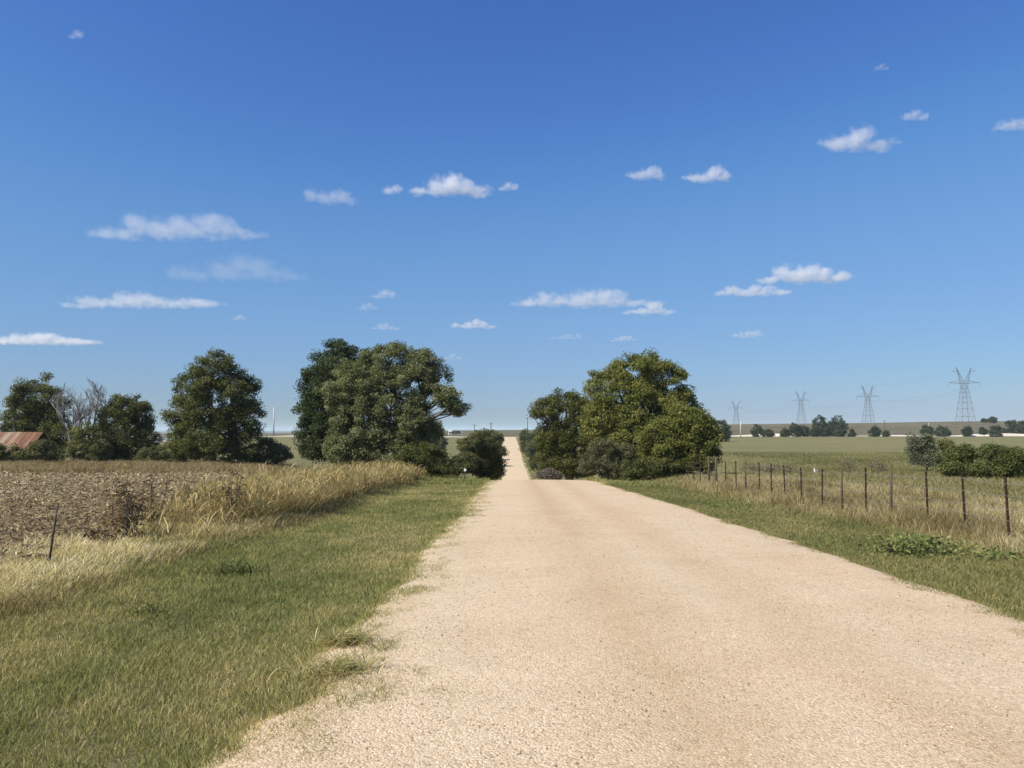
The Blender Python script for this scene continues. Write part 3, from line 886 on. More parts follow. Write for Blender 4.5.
# --- right of the road
plant('broadleaf_tree', 'dark green tree leaning over the right road edge at the crest', 'tree',
      [(566, 412, 26, 20), (545, 408, 15, 9), (534, 412, 8, 5, -1), (575, 440, 24, 26), (552, 438, 15, 22), (588, 432, 18, 34), (560, 462, 22, 14), (545, 458, 12, 14), (584, 466, 14, 12), (570, 470, 10, 8)], 57, LF_DARK, 900, 66, .42, .155, 118, trunk_px=570, trunk_r=.26)
plant('broadleaf_tree', 'tall olive and rust tinged tree right of the road', 'tree',
      [(640, 374, 32, 20), (612, 392, 27, 24), (664, 384, 24, 24), (636, 406, 44, 32), (680, 404, 18, 20), (600, 420, 20, 26), (640, 440, 46, 28), (664, 425, 30, 26)], 52, LF_GOLD, 1500, 70, .42, .15, 119, trunk_px=636, trunk_r=.3)
plant('broadleaf_tree', 'lower rust green tree at the end of the fence', 'tree',
      [(686, 425, 24, 20), (664, 440, 26, 24), (704, 436, 14, 22), (690, 452, 26, 22), (660, 462, 22, 14), (708, 458, 9, 14)], 47, LF_GOLD, 900, 66, .38, .135, 120, trunk_px=690, trunk_r=.2)
plant('bush', 'brown leaved bush under the tall rust tinged tree', 'bush',
      [(604, 455, 20, 19), (626, 460, 18, 15), (590, 464, 12, 11), (612, 470, 22, 8)], 48, LF_BROWN, 330, 56, .34, .12, 121, part=BUSH, trunk_r=.06)
plant('bush', 'dark low bush between the brown bush and the fence end', 'bush',
      [(650, 466, 20, 10), (676, 468, 18, 9), (632, 470, 14, 7)], 46, LF_DARK, 230, 56, .32, .12, 122, part=BUSH, trunk_r=.05)
plant('dead_brush', 'pile of grey dead brush beside the right road edge', 'bush',
      [(548, 474, 6, 4), (541, 475, 4, 3), (555, 476, 6, 3)], 50, [(.13, .112, .09), (.19, .165, .14), (.25, .215, .185)], 120, 50, .28, .11, 123, part=BUSH, trunk_r=.04)
plant('bush', 'grey green bush along the far road on its right side', 'bush',
      [(538, 453, 9, 14), (531, 452, 4, 9), (546, 448, 9, 14), (535, 462, 6, 8)], 225, LF_BRUSH, 300, 56, 1.05, .42, 124, part=BUSH, trunk_r=.1)
plant('roadside_tree', 'small dark tree beside the far road near its top', 'tree',
      [(525, 437, 5, 7), (531, 443, 7, 9), (524, 446, 3.5, 7)], 300, LF_DARK, 220, 56, 1.2, .5, 125, trunk_r=.18)

# --- shrubs in the pasture
plant('pasture_shrub', 'grey leaved shrub with a spiky outline standing alone in the pasture', 'shrub',
      [(925, 441, 6, 8), (913, 443, 6, 7), (935, 445, 6, 7), (918, 453, 11, 8), (934, 456, 10, 8), (926, 459, 17, 6)], 50, [(.095, .11, .058), (.135, .148, .082), (.18, .19, .115), (.23, .235, .155)], 190, 44, .34, .12, 126, part=BUSH, trunk_r=.05, fuzz=.16)
plant('pasture_shrub', 'yellow green wispy shrub just right of the grey shrub', 'shrub',
      [(946, 448, 7, 9), (952, 456, 6, 6)], 47, LF_YELLOW, 60, 50, .3, .11, 127, part=BUSH, trunk_r=.04)
plant('pasture_shrub', 'bright green rounded bush behind the fence posts', 'shrub',
      [(964, 457, 13, 12), (954, 466, 11, 9), (974, 466, 12, 10), (964, 470, 16, 8)], 39, LF_GREEN, 260, 62, .32, .105, 128, part=BUSH, trunk_r=.05, fuzz=.13)
plant('pasture_shrub', 'broad green bush at the right end of the pasture, touching its rounder neighbour', 'shrub',
      [(993, 456, 11, 12), (1008, 459, 12, 12), (1022, 464, 12, 11), (984, 467, 10, 8), (1000, 469, 18, 8), (1032, 468, 10, 8)], 38, LF_GREEN, 330, 62, .32, .105, 129, part=BUSH, trunk_r=.05, fuzz=.13)
br = [(.15, .125, .08), (.21, .17, .115), (.28, .225, .155)]
for q, (px, w_, lab) in enumerate([(750, 9, 'brown brush low in the pasture, nearest the braced end of the fence'), (768, 11, 'longest brown brush low in the pasture, middle of the three behind the fence'), (786, 9, 'brown brush low in the pasture, closest to the bleached stump'),
                                   (846, 8, 'rounded brown brush alone in mid pasture right of the bleached stump'), (877, 9, 'rounded brown brush in mid pasture, closest to the grey shrub')]):
    plant('low_brush', lab, 'brush', [(px, 468 - (4 if q > 2 else 1), w_, 6 if q > 2 else 5), (px + 5, 469, w_ * .7, 4)], 52 - q, br, 46, 16, .3, .085, 140 + q, part=BUSH, trunk_r=.03, group='low brush in the pasture')

# --- far trees by the crossing road: (px, py, rx, ry, Y, label)
FAR = [(721, 427, 11, 10, 300, 'dark tree peering out beside the rust green tree'),
       (712, 424, 8, 9, 290, 'dark tree half hidden behind the rust green tree'),
       (757, 428, 5.5, 5, 430, 'small round dark tree right of the leftmost pylon'),
       (768, 432, 7, 3.4, 425, 'low wide bush in front of the crossing road, right of the round tree'),
       (785, 431, 5, 3.5, 428, 'small bush left of the pair of dark trees under the second pylon'),
       (795, 427, 7, 6, 432, 'dark tree under the second pylon from the left'),
       (804, 429, 7, 4, 436, 'lower dark tree touching the one under the second pylon'),
       (820, 421, 8, 8, 445, 'left half of the biggest far tree clump, with the highest crown'),
       (837, 423, 11, 9, 446, 'wide dark tree forming the right half of the biggest far tree clump'),
       (816, 430, 5, 4, 424, 'grey green bush in front of the biggest far tree clump at its left end'),
       (826, 430, 6, 4.5, 424, 'grey green bush in front of the middle of the biggest far tree clump'),
       (840, 431, 5, 3.6, 424, 'grey bush in front of the right part of the biggest far tree clump'),
       (852, 432, 4, 3, 425, 'small bush just right of the biggest far tree clump'),
       (874, 430, 6.5, 5, 428, 'round dark tree below the third pylon'),
       (886, 432, 3, 2.4, 426, 'tiny bush right of the round tree below the third pylon'),
       (927, 429, 6, 6, 430, 'dark tree behind the grey pasture shrub'),
       (943, 430, 8, 5, 430, 'wide dark tree right of the grey pasture shrub'),
       (967, 428, 5, 3.5, 445, 'small dark tree below the tallest pylon'),
       (983, 429, 4, 2.5, 450, 'low bush right of the tallest pylon'),
       (996, 430, 7.5, 5.5, 430, 'dark round tree above the broad green bush'),
       (1012, 425, 9, 6, 470, 'wide dark tree on the rise, left of the one cut off by the right edge'),
       (1024, 424, 8, 5, 480, 'tree cut off by the right edge of the picture'),
       (993, 419.5, 5, 2.6, 640, 'dark tree on the skyline right of the tallest pylon'),
       (984, 420.5, 3, 1.8, 650, 'smallest tree on the skyline right of the tallest pylon'),
       (457, 434, 8, 3.5, 560, 'far tree beside the white farm buildings'),
       (541, 429.5, 1.5, 1.2, 900, 'tiny lone tree on the skyline above the far road'),
       (440, 432, 7, 8, 250, 'dark tree showing under the low limb of the big olive tree')]
for q, (px, py, rx, ry, Y, lab) in enumerate(FAR):
    sc_ = Y / 430.
    X, Z = ray_xz(px, py + ry, Y)
    gz = tz(X, Y)
    if Y < 600:
        gpx = 430 + F * (CAM_Z - gz) / Y + .4
        bot = max(py + ry, gpx); top = py - ry
        py, ry = (top + bot) / 2, (bot - top) / 2
    plant('distant_tree', lab, 'tree', [(px, py - ry * .1, rx * .7, ry * .8), (px - rx * .45, py + ry * .25, rx * .5, ry * .65), (px + rx * .45, py + ry * .2, rx * .55, ry * .65), (px, py + ry * .5, rx * .85, ry * .55)],
          Y, [(.03, .042, .016), (.048, .062, .024), (.07, .085, .034), (.1, .11, .05)], int(40 + rx * ry * 2.2), 26, .95 * sc_, .62 * sc_, 200 + q, trunk_r=.25, sub=False, group='trees and bushes by the crossing road', base_z=min(gz, Z))


# --- bare dead tree
def dead_tree():
    r = np.random.default_rng(5)
    Y = 81.0
    bx = (76 - 512) / F * Y; bz = tz(bx, Y)
    root = thing('dead_tree', 'bare pale grey dead tree without leaves between two dark trees', 'tree', (bx, Y, bz))
    tr, tw = MB(), MB()
    def grow(p, d, ln, rad, depth):
        n = 5
        pts = [np.array(p)]
        dd = np.array(d, float)
        for _ in range(n - 1):
            dd = dd + r.normal(0, .13, 3) + np.array([0, 0, .05])
            if abs(pts[-1][0] - .4) > 2.3: dd[0] -= .35 * np.sign(pts[-1][0] - .4)
            if pts[-1][2] > 9.2 - .25 * (pts[-1][0] - .4) ** 2: ln *= .35
            dd /= np.linalg.norm(dd)
            pts.append(pts[-1] + dd * ln / (n - 1))
        (tr if depth < 2 else tw).tube(pts, np.linspace(rad, rad * .5, n), 6 if depth < 2 else 4)
        if depth >= 5: return
        for _ in range(4 if depth < 3 else 3):
            k = r.integers(1, n)
            e = dd + r.normal(0, .42, 3) * np.array([1, .8, .6]); e[2] = abs(e[2]) + .2; e /= np.linalg.norm(e)
            grow(pts[k], e, ln * r.uniform(.5, .68), max(rad * .5, .016), depth + 1)
    grow((0, 0, -.1), (.10, 0, 1), 4.9, .22, 0)
    grow((.3, .1, -.1), (.36, 0, 1), 4.8, .17, 0)
    grow((-.2, .1, -.1), (-.22, .1, 1), 4.6, .14, 1)
    tr.build('trunk', M_DEADWOOD, root, True)
    tw.build('branches', M_DEADWOOD, root, True)
dead_tree()

# ------------------------------------------------------------------ shed
def shed():
    Y = 80.0
    xr_, zr_ = ray_xz(43.5, 432, Y + 2.0)
    bx, by = xr_ - 4.6, Y + 2.0
    gz = tz(bx, by)
    root = thing('shed', 'old shed with a rusty corrugated metal roof at the left edge behind the field', 'shed', (bx, by, gz))
    H = zr_ - gz          # ridge height
    EH = H - 1.75
    L2, D = 4.6, 2.15
    m, nt, out = newmat('rusty_corrugated_roof')
    tc = N(nt, 'ShaderNodeTexCoord')
    sx = N(nt, 'ShaderNodeSeparateXYZ'); L(nt, tc.outputs['Object'], sx.inputs[0])
    sheet = noise(nt, mapping(nt, tc.outputs['Object'], (1.55, .12, .12)), 1.0, 2, .5)
    n2 = noise(nt, mapping(nt, tc.outputs['Object'], (5, 1, 1)), 1.5, 5, .65)
    f = mathn(nt, 'ADD', mathn(nt, 'MULTIPLY', sheet, .8), mathn(nt, 'MULTIPLY', n2, .35))
    c = ramp(nt, f, [(.40, (.085, .03, .011)), (.53, (.16, .062, .022)), (.62, (.21, .12, .065)), (.75, (.28, .22, .155))])
    p = N(nt, 'ShaderNodeBsdfPrincipled'); L(nt, c, p.inputs['Base Color']); p.inputs['Roughness'].default_value = .75
    L(nt, p.outputs[0], out.inputs['Surface'])
    # corrugated planes
    nx = 160
    xs_ = np.linspace(-L2 - .25, L2, nx)
    wave = .022 * np.sin(xs_ * 2 * math.pi / .3)
    for sgn in (-1, 1):
        rows = []
        for tt in (0, .5, 1.0):
            yy = sgn * (D + .3) * tt; zz = H - (H - EH) * (D + .3) / D * tt
            for th in (0,):
                rows.append(np.stack([xs_, np.full(nx, yy), zz + wave], -1))
        V = np.array(rows)
        Vb = V.copy(); Vb[..., 2] -= .03
        n0 = 3 * nx
        g = grid_faces(nx, 3)
        per = list(range(nx)) + [nx * 2 - 1] + list(range(3 * nx - 1, 2 * nx - 1, -1)) + [nx]
        side = [(per[i], per[(i + 1) % len(per)], per[(i + 1) % len(per)] + n0, per[i] + n0) for i in range(len(per))]
        me = np_mesh('roof', np.vstack([V.reshape(-1, 3), Vb.reshape(-1, 3)]), np.vstack([g, g[:, ::-1] + n0, np.array(side)]))
        obj('roof', me, m, root)
    w = MB()
    w.box((-L2 + .1, -D + .08, -.2), (L2 - .15, -D + .2, EH - .02)); w.box((-L2 + .1, D - .2, -.2), (L2 - .15, D - .08, EH - .02))
    w.box((-L2 + .1, -D + .203, -.2), (-L2 + .22, D - .203, EH - .02)); w.box((L2 - .27, -D + .203, -.2), (L2 - .15, D - .203, EH - .02))
    for xx in (-L2 + .1, L2 - .27):
        w.add([(xx, -D + .25, EH - .018), (xx, D - .25, EH - .018), (xx, 0, H - .22), (xx + .12, -D + .25, EH - .018), (xx + .12, D - .25, EH - .018), (xx + .12, 0, H - .22)],
              [(0, 1, 4, 3), (1, 2, 5, 4), (2, 0, 3, 5)], [(0, 2, 1), (3, 4, 5)])
    w.build('wall', M_WOOD_POST, root)
    d = MB(); d.box((-1.0, -D + .02, -.1), (.0, -D + .077, 1.9)); d.build('door', M_BARK, root)
shed()

# ------------------------------------------------------------------ fence
FX0 = 9.4
def fence():
    r = np.random.default_rng(77)
    root = thing('wire_fence', 'barbed wire fence on rusty posts between the right verge and the pasture', 'fence', (FX0, 14.6, tz(FX0, 14.6)))
    bx, by, bz = root.location
    ks = list(range(-2, 19))
    tops = []
    for k in ks:
        Y = 14.6 + 1.5 * k
        X = FX0 + r.normal(0, .03)
        g = tz(X, Y)
        Ht = 1.30 + r.normal(0, .03) - (.06 if k > 4 else 0)
        lx, ly = r.normal(0, .035), r.normal(0, .035)
        base = np.array([X - bx, Y - by, g - bz]); top = base + np.array([lx, ly, Ht])
        wood = k in (3, 5, 11)
        mb = MB()
        if k in (14, 15):
            Ht = 1.42; top = base + np.array([0, 0, Ht])
            mb.tube([base - (0, 0, .3), (base + top) / 2, top], [.055, .05, .048], 10)
            mb.build('brace_post', M_WOOD_POST, root, True)
        elif wood:
            mb.tube([base - (0, 0, .3), base + (top - base) * .5 + r.normal(0, .012, 3), top], [.034, .032, .028], 9)
            mb.build('wooden_post', M_WOOD_POST, root, True)
        else:
            # studded T-section
            d = top - base
            def tp(a, bb):
                n0 = len(mb.v)
                lo = base - np.array([0, 0, .3]) ; hi = top
                v = []
                for q in (lo, hi):
                    for (u, vv) in ((a[0], bb[0]), (a[1], bb[0]), (a[1], bb[1]), (a[0], bb[1])):
                        v.append((q[0] + u, q[1] + vv, q[2]))
                mb.add(v, [(0, 3, 2, 1), (4, 5, 6, 7), (0, 1, 5, 4), (1, 2, 6, 5), (2, 3, 7, 6), (3, 0, 4, 7)])
            tp((-.024, .024), (-.005, .005)); tp((-.005, .005), (.0055, .04))
            for s_ in np.arange(.15, .98, .09):
                q = base + d * s_
                mb.box(q + np.array([-.009, -.013, -.012]), q + np.array([.009, -.0055, .012]))
            mb.build('steel_post', M_STEEL_POST, root)
        tops.append((base, top))
    # brace rail
    a, b = tops[ks.index(14)], tops[ks.index(15)]
    mb = MB(); mb.tube([a[1] - (0, .0, .07), b[1] - (0, 0, .12)], .035, 8); mb.build('brace_rail', M_WOOD_POST, root, True)
    mb = MB(); mb.tube([a[0] + (0, .0, .55), b[0] + (0, 0, .52)], .03, 8); mb.build('brace_rail', M_WOOD_POST, root, True)
    for hgt in (.22, .45, .68, .92, 1.16):
        mb = MB()
        pts = []
        for i, (b0, t0) in enumerate(tops):
            q = b0 + (t0 - b0) * (hgt / 1.3) + np.array([-.03, -.012, r.normal(0, .01)])
            if i:
                p0 = pts[-1]
                pts.append((p0 + q) / 2 - np.array([0, 0, .012]))
            pts.append(q)
        mb.tube(pts, .0042, 4)
        P_ = np.array(pts)
        for i in range(len(P_) - 1):
            for t_ in (.15, .35, .55, .75, .95):
                q = P_[i] + (P_[i + 1] - P_[i]) * t_
                if by + q[1] < 26:
                    e = r.normal(0, 1, 3); e[1] *= .3; e = e / np.linalg.norm(e) * .016
                    mb.tube([q - e, q + e], .0015, 3)
        mb.build('barbed_wire', M_WIRE, root)
fence()

# leaning stake at the field edge
def stake():
    Y = 11.2
    x0, _ = ray_xz(47, 555, Y); x1, z1 = ray_xz(58, 503, Y)
    g = tz(x0, Y)
    root = thing('fence_stake', 'thin weathered stake leaning right at the edge of the stubble field', 'stake', (x0, Y, g))
    mb = MB(); mb.tube([(0, 0, -.25), ((x1 - x0) * .5, .01, (z1 - g) * .5), (x1 - x0, 0, z1 - g)], [.018, .016, .012], 7)
    mb.build('pole', M_WOOD_POST, root, True)
    mb = MB(); mb.tube([(x1 - x0 - .03, -.02, z1 - g - .16), (x1 - x0 + .02, -.02, z1 - g - .15), (x1 - x0 + .05, 0.01, z1 - g - .22)], .004, 4)
    mb.build('wire_scrap', M_WIRE, root)
stake()

# dead tall weeds
def stalk_weed(px, py, Y, H, label, seed, n=9, spread=.35, leafy=True, pal=PAL_BROWN, name='tall_weed', cat='weed', group='dead weeds by the field'):
    r = np.random.default_rng(seed)
    x0, _ = ray_xz(px, py, Y); g = tz(x0, Y)
    root = thing(name, label, cat, (x0, Y, g), group)
    mb = MB(); LV = []; LC = []
    for k in range(n):
        a = r.uniform(0, 6.28); s_ = spread * r.uniform(.2, 1)
        b0 = np.array([r.normal(0, .07), r.normal(0, .07), -.03])
        tip = b0 + np.array([math.cos(a) * s_, math.sin(a) * s_, H * r.uniform(.6, 1.05)])
        p = curvy(b0, tip, r, .1, 6)
        mb.tube(p, np.linspace(.011, .005, 6), 5)
        for q in range(26):
            c0 = p[r.integers(1, 6)] + r.normal(0, .012, 3)
            d = r.normal(0, 1, 3); d[2] = d[2] * .4 + .1; d /= np.linalg.norm(d)
            ln = r.uniform(.05, .2); ww = np.cross(d, r.normal(0, 1, 3)); ww /= np.linalg.norm(ww)
            LV.append([c0, c0 + d * ln * .5 + ww * .016, c0 + d * ln - np.array([0, 0, ln * .3]), c0 + d * ln * .5 - ww * .016])
            LC.append(np.array(pal)[r.integers(0, len(pal))] * r.uniform(.7, 1.3))
    mb.build('stems', M_BARK, root)
    V = np.array(LV).reshape(-1, 3)
    obj('leaves', np_mesh('leaves', V, np.arange(len(V)).reshape(-1, 4), np.array(LC)), M_DRY, root)


stalk_weed(126, 528, 15.2, 1.15, 'bushy dark brown dead weed standing at the field edge', 301, 24, .30)
stalk_weed(154, 515, 16.5, 1.2, 'spindly dead weed with bent stalks right of the bushy one', 302, 11, .45)
stalk_weed(190, 510, 18.5, 1.05, 'loose brown weed between the spindly weed and the golden grass', 303, 12, .45)
stalk_weed(102, 540, 13.4, .6, 'short dead weed left of the bushy dark one', 304, 7, .3)
stalk_weed(232, 520, 18.0, 1.2, 'tall brown weed at the near end of the golden grass', 305, 16, .35)
stalk_weed(300, 500, 24.0, .9, 'dark brown weed at the foot of the golden grass', 306, 12, .35)


# long bladed green clumps in the verges
def clump(px, py, Y, H, n, label, seed, spread=.35, wid=.016, pal=LF_GREEN, group=None):
    r = np.random.default_rng(seed)
    x0, _ = ray_xz(px, py, Y); g = tz(x0, Y)
    rad = np.abs(r.normal(0, spread * .5, n)); a = r.uniform(0, 6.28, n)
    me = blades('grass_clump', np.cos(a) * rad * 1.3, np.sin(a) * rad, np.zeros(n), H * r.uniform(.5, 1.15, n), np.full(n, wid) * r.uniform(.6, 1.3, n), pick(pal, n, r.uniform(.1, .95, n), r), M_GRASS, r, 4, 1.1, .35)
    o = obj('grass_clump', me, M_GRASS, loc=(x0, Y, g + .01))
    tag(o, label, 'grass clump', group)


clump(233, 575, 11.6, .34, 130, 'big clump of long green blades in the left verge', 401, .55)
clump(155, 612, 8.6, .26, 60, 'smaller clump of arching green blades nearer in the left verge', 402, .35, .014)
clump(345, 640, 6.9, .19, 620, 'low grass tuft growing out on the gravel at the left road edge', 403, .22, .008, PAL_GREEN)
clump(338, 676, 6.0, .17, 800, 'nearest grass tuft at the left road edge', 404, .28, .007, PAL_GREEN)


def leafy(px, py, Y, wid_m, H, label, seed, n):
    r = np.random.default_rng(seed)
    x0, _ = ray_xz(px, py, Y); g = tz(x0, Y)
    c0 = np.stack([r.normal(0, wid_m * .45, n), r.normal(0, .3, n), H * r.uniform(.15, 1, n) * np.exp(-(r.normal(0, .5, n)) ** 2)], -1)
    nor = r.normal(0, .6, (n, 3)) + np.array([-.1, -.3, .7]); nor /= np.linalg.norm(nor, axis=1)[:, None]
    tg = np.cross(nor, r.normal(0, 1, (n, 3))); tg /= np.linalg.norm(tg, axis=1)[:, None]; bt = np.cross(nor, tg)
    ls = r.uniform(.05, .12, n)[:, None]
    V = np.stack([c0 - tg * ls * .5, c0 + bt * ls * .25, c0 + tg * ls * .5, c0 - bt * ls * .25], 1).reshape(-1, 3)
    root = thing('weed_patch', label, 'weeds', (x0, Y, g))
    obj('leaves', np_mesh('leaves', V, np.arange(len(V)).reshape(-1, 4), 1.3 * pick(LF_GREEN, n, r.uniform(.1, .95, n), r)), M_LEAF, root)
    mb = MB()
    for k in range(0, n, 40):
        mb.tube([(c0[k, 0] * .1, c0[k, 1] * .1, -.02), (c0[k, 0] * .6, c0[k, 1] * .6, c0[k, 2] * .4), tuple(c0[k])], [.008, .005, .003], 4)
    mb.build('stem', M_BARK, root)


leafy(915, 545, 13.4, .75, .36, 'patch of broad green weeds in front of the fence', 411, 900)
leafy(1000, 548, 12.6, .45, .22, 'small low patch of green weeds at the right edge below the nearest post', 412, 260)
leafy(712, 512, 24.5, .35, .2, 'dark little weed tuft at the right road edge', 413, 160)

# marker post with a white top
def marker():
    Y = 47.0
    x0, z0 = ray_xz(465, 481, Y); g = tz(x0, Y)
    _, zt = ray_xz(465, 469, Y)
    Ht = max(.6, zt - g)
    root = thing('marker_post', 'dark marker post with a small white plate beside the dark roadside bush', 'marker post', (x0, Y, g))
    mb = MB(); mb.box((-.025, -.012, -.2), (.025, .012, Ht)); mb.build('post', M_STEEL_POST, root)
    mb = MB(); mb.box((-.07, -.02, Ht - .13), (.07, -.014, Ht + .02)); mb.build('plate', M_WHITE, root)
marker()

# white calf-like spot in the pasture: a bleached stump of wood
def white_log():
    Y = 52.0
    x0, z0 = ray_xz(815, 470, Y); g = tz(x0, Y)
    root = thing('broken_stump', 'bleached broken stump showing white in the pasture behind the fence', 'stump', (x0, Y, g))
    mb = MB(); mb.tube([(0, 0, -.1), (-.02, 0, .15), (-.06, 0, .34)], [.055, .05, .02], 8); mb.build('splinter', M_WHITE, root, True)
    mb = MB(); mb.tube([(.1, 0, -.1), (.15, 0, .15), (.28, .05, .22)], [.14, .12, .07], 8); mb.build('log', M_DEADWOOD, root, True)
white_log()

# ------------------------------------------------------------------ pylons and lines
def make_pylon():
    root = bpy.data.objects.new('pylon', None); COL.objects.link(root)
    B, W, HW, HT = 5.2, 1.9, 26.5, 42.0
    body = MB()
    def corner(sx, sy, z):
        k = z / HW
        hw = B + (W - B) * k
        return np.array([sx * hw, sy * hw * .9, z])
    for sx in (-1, 1):
        for sy in (-1, 1):
            body.bar(corner(sx, sy, -.5), corner(sx, sy, HW), .26)
    lev = [0, 6.5, 12, 16.5, 20.2, 23.6, HW]
    for a, b in zip(lev[:-1], lev[1:]):
        for sy in (-1, 1):
            body.bar(corner(-1, sy, a), corner(1, sy, b), .10); body.bar(corner(1, sy, a), corner(-1, sy, b), .10)
            body.bar(corner(-1, sy, b), corner(1, sy, b), .12)
        for sx in (-1, 1):
            body.bar(corner(sx, -1, a), corner(sx, 1, b), .10); body.bar(corner(sx, 1, a), corner(sx, -1, b), .10)
            body.bar(corner(sx, -1, b), corner(sx, 1, b), .12)
    body.build('tower_body', M_GALV, root)
    for s in (-1, 1):
        arm = MB()
        base_o = np.array([s * W, 0, HW]); base_i = np.array([s * .1, 0, HW + 4.2]); tip = np.array([s * 5.4, 0, HT])
        for dy in (-.9, .9):
            d = np.array([0, dy, 0])
            arm.bar(base_o + d, tip, .22); arm.bar(base_i + d, tip, .2); arm.bar(base_o + d, base_i + d, .22)
            for q in range(5):
                t0, t1 = q / 5., (q + 1) / 5.
                arm.bar(base_o + d + (tip - base_o - d) * t0, base_i + d + (tip - base_i - d) * t1, .14)
        arm.build('peak_arm', M_GALV, root)
        # lower and upper cross arms
        ca = MB()
        z0 = 30.2
        inn = base_o + (tip - base_o) * ((z0 - HW) / (HT - HW))
        for dy in (-.6, .6):
            ca.bar(inn + (0, dy, 0), (s * 11.0, 0, z0 + .5), .22); ca.bar(inn + (s * .5, dy, 1.8), (s * 11.0, 0, z0 + .5), .2)
        ca.bar((s * 11., 0, z0 + .5), (s * 11., 0, z0 - 2.6), .16)
        ca.build('cross_arm', M_GALV, root)
        ua = MB()
        z1 = 38.6
        inn = base_o + (tip - base_o) * ((z1 - HW) / (HT - HW))
        ua.bar(inn, (s * 8.2, 0, z1 + .3), .2); ua.bar(tip - (0, 0, .8), (s * 8.2, 0, z1 + .3), .16)
        ua.build('cross_arm', M_GALV, root)
    mid = MB(); mid.bar((-2.9, -.5, 30.2), (2.9, -.5, 30.2), .2); mid.bar((-2.9, .5, 30.2), (2.9, .5, 30.2), .2); mid.bar((0, 0, 30.2), (0, 0, 27.6), .16)
    mid.build('cross_beam', M_GALV, root)
    return root


def copy_tree(o, parent=None):
    c = o.copy(); COL.objects.link(c)
    if parent is not None: c.parent = parent
    for ch in list(o.children): copy_tree(ch, c)
    return c


pyl = [(965, 595, 0, 'nearest and tallest lattice pylon, at the right of the row'), (868, 757, 0, 'second tallest lattice pylon, next left of the tallest'),
       (801, 935, 0, 'third pylon of the row, above the far dark trees'), (736, 1185, 0, 'farthest and smallest pylon beside the rust green tree')]
proto = make_pylon()
PP = []
for q, (px, Y, dz, lab) in enumerate(pyl):
    o = proto if q == 0 else copy_tree(proto)
    X = (px - 512) / F * Y
    ztop = ray_xz(px, (367, 385, 391, 400.5)[q], Y)[1]
    zb = ztop - 42.0
    gz = tz(X, Y)
    o.location = (X, Y, zb if zb < gz + .3 else gz)
    s_ = (ztop - o.location.z) / 42.0
    o.scale = (s_, s_, s_)
    tag(o, lab, 'pylon', 'lattice pylons of the power line')
    PP.append((np.array([X, Y, o.location.z]), s_))
lab = ['power cables hung between the two tallest pylons', 'power cables hung between the two middle pylons', 'power cables hung between the two farthest pylons']
for i in range(3):
    (a, sa_), (b, sb_) = PP[i], PP[i + 1]
    root = thing('power_line', lab[i], 'power line', a, 'cables of the power line')
    for (ax, az) in ((-11, 28.1), (0, 27.6), (11, 28.1), (-5.4, 42), (5.4, 42)):
        p0 = a + np.array([ax, 0, az]) * sa_; p1 = b + np.array([ax, 0, az]) * sb_
        t_ = np.linspace(0, 1, 17)[:, None]
        pts = p0 + (p1 - p0) * t_; pts[:, 2] -= (4 * t_[:, 0] * (1 - t_[:, 0])) * (6.5 if az < 40 else 4.5)
        mb = MB(); mb.tube(pts - a, .032 if az < 40 else .02, 4); mb.build('cable', M_GALV, root)


# ------------------------------------------------------------------ far poles and buildings
def pole(px, ytop, Y, label, rad, mat, arms=0, name='utility_pole'):
    X, zt = ray_xz(px, ytop, Y); g = tz(X, Y)
    root = thing(name, label, 'pole', (X, Y, g), 'far poles')
    Ht = zt - g
    mb = MB(); mb.tube([(0, 0, -.5), (0, 0, Ht * .5), (0, 0, Ht)], [rad * 1.15, rad, rad * .75], 8); mb.build('shaft', mat, root, True)
    mb = MB()
    if arms:
        mb.box((-arms, -.08, Ht - .9), (arms, .08, Ht - .7))
        for q in (-arms + .1, -arms * .4, arms * .4, arms - .1): mb.tube([(q, 0, Ht - .69), (q, 0, Ht - .45)], .06, 6)
        mb.build('cross_arm', mat, root)
    else:
        mb.tube([(0, 0, Ht), (0, 0, Ht + .3)], [rad * .9, rad * .3], 8); mb.build('cap', mat, root)


pole(274, 407, 470, 'tall thin white pole right of the lone tree', .42, M_PALEPOLE, name='mast')
pole(294, 437, 260, 'short dark utility pole left of the black-green tree', .16, M_WOOD_POST, 1.0)
pole(168, 429, 330, 'dark utility pole in the gap left of the lone tree', .2, M_WOOD_POST, 1.1)
pole(474.5, 424, 520, 'slender pole above the white farm buildings', .22, M_WOOD_POST, 1.1)
pole(491, 422.5, 420, 'darker pole on the skyline above the roadside bushes', .24, M_WOOD_POST, 1.2)
pole(527.5, 417, 430, 'utility pole right of the far road top', .2, M_WOOD_POST, 1.1)
pole(740.5, 421, 430, 'white post below the leftmost pylon', .24, M_PALEPOLE, name='post')
pole(884.5, 420, 560, 'thin dark pole right of the third pylon', .2, M_WOOD_POST, 1.0)
pole(928.5, 423.5, 440, 'short white post left of the tallest pylon', .22, M_PALEPOLE, name='post')


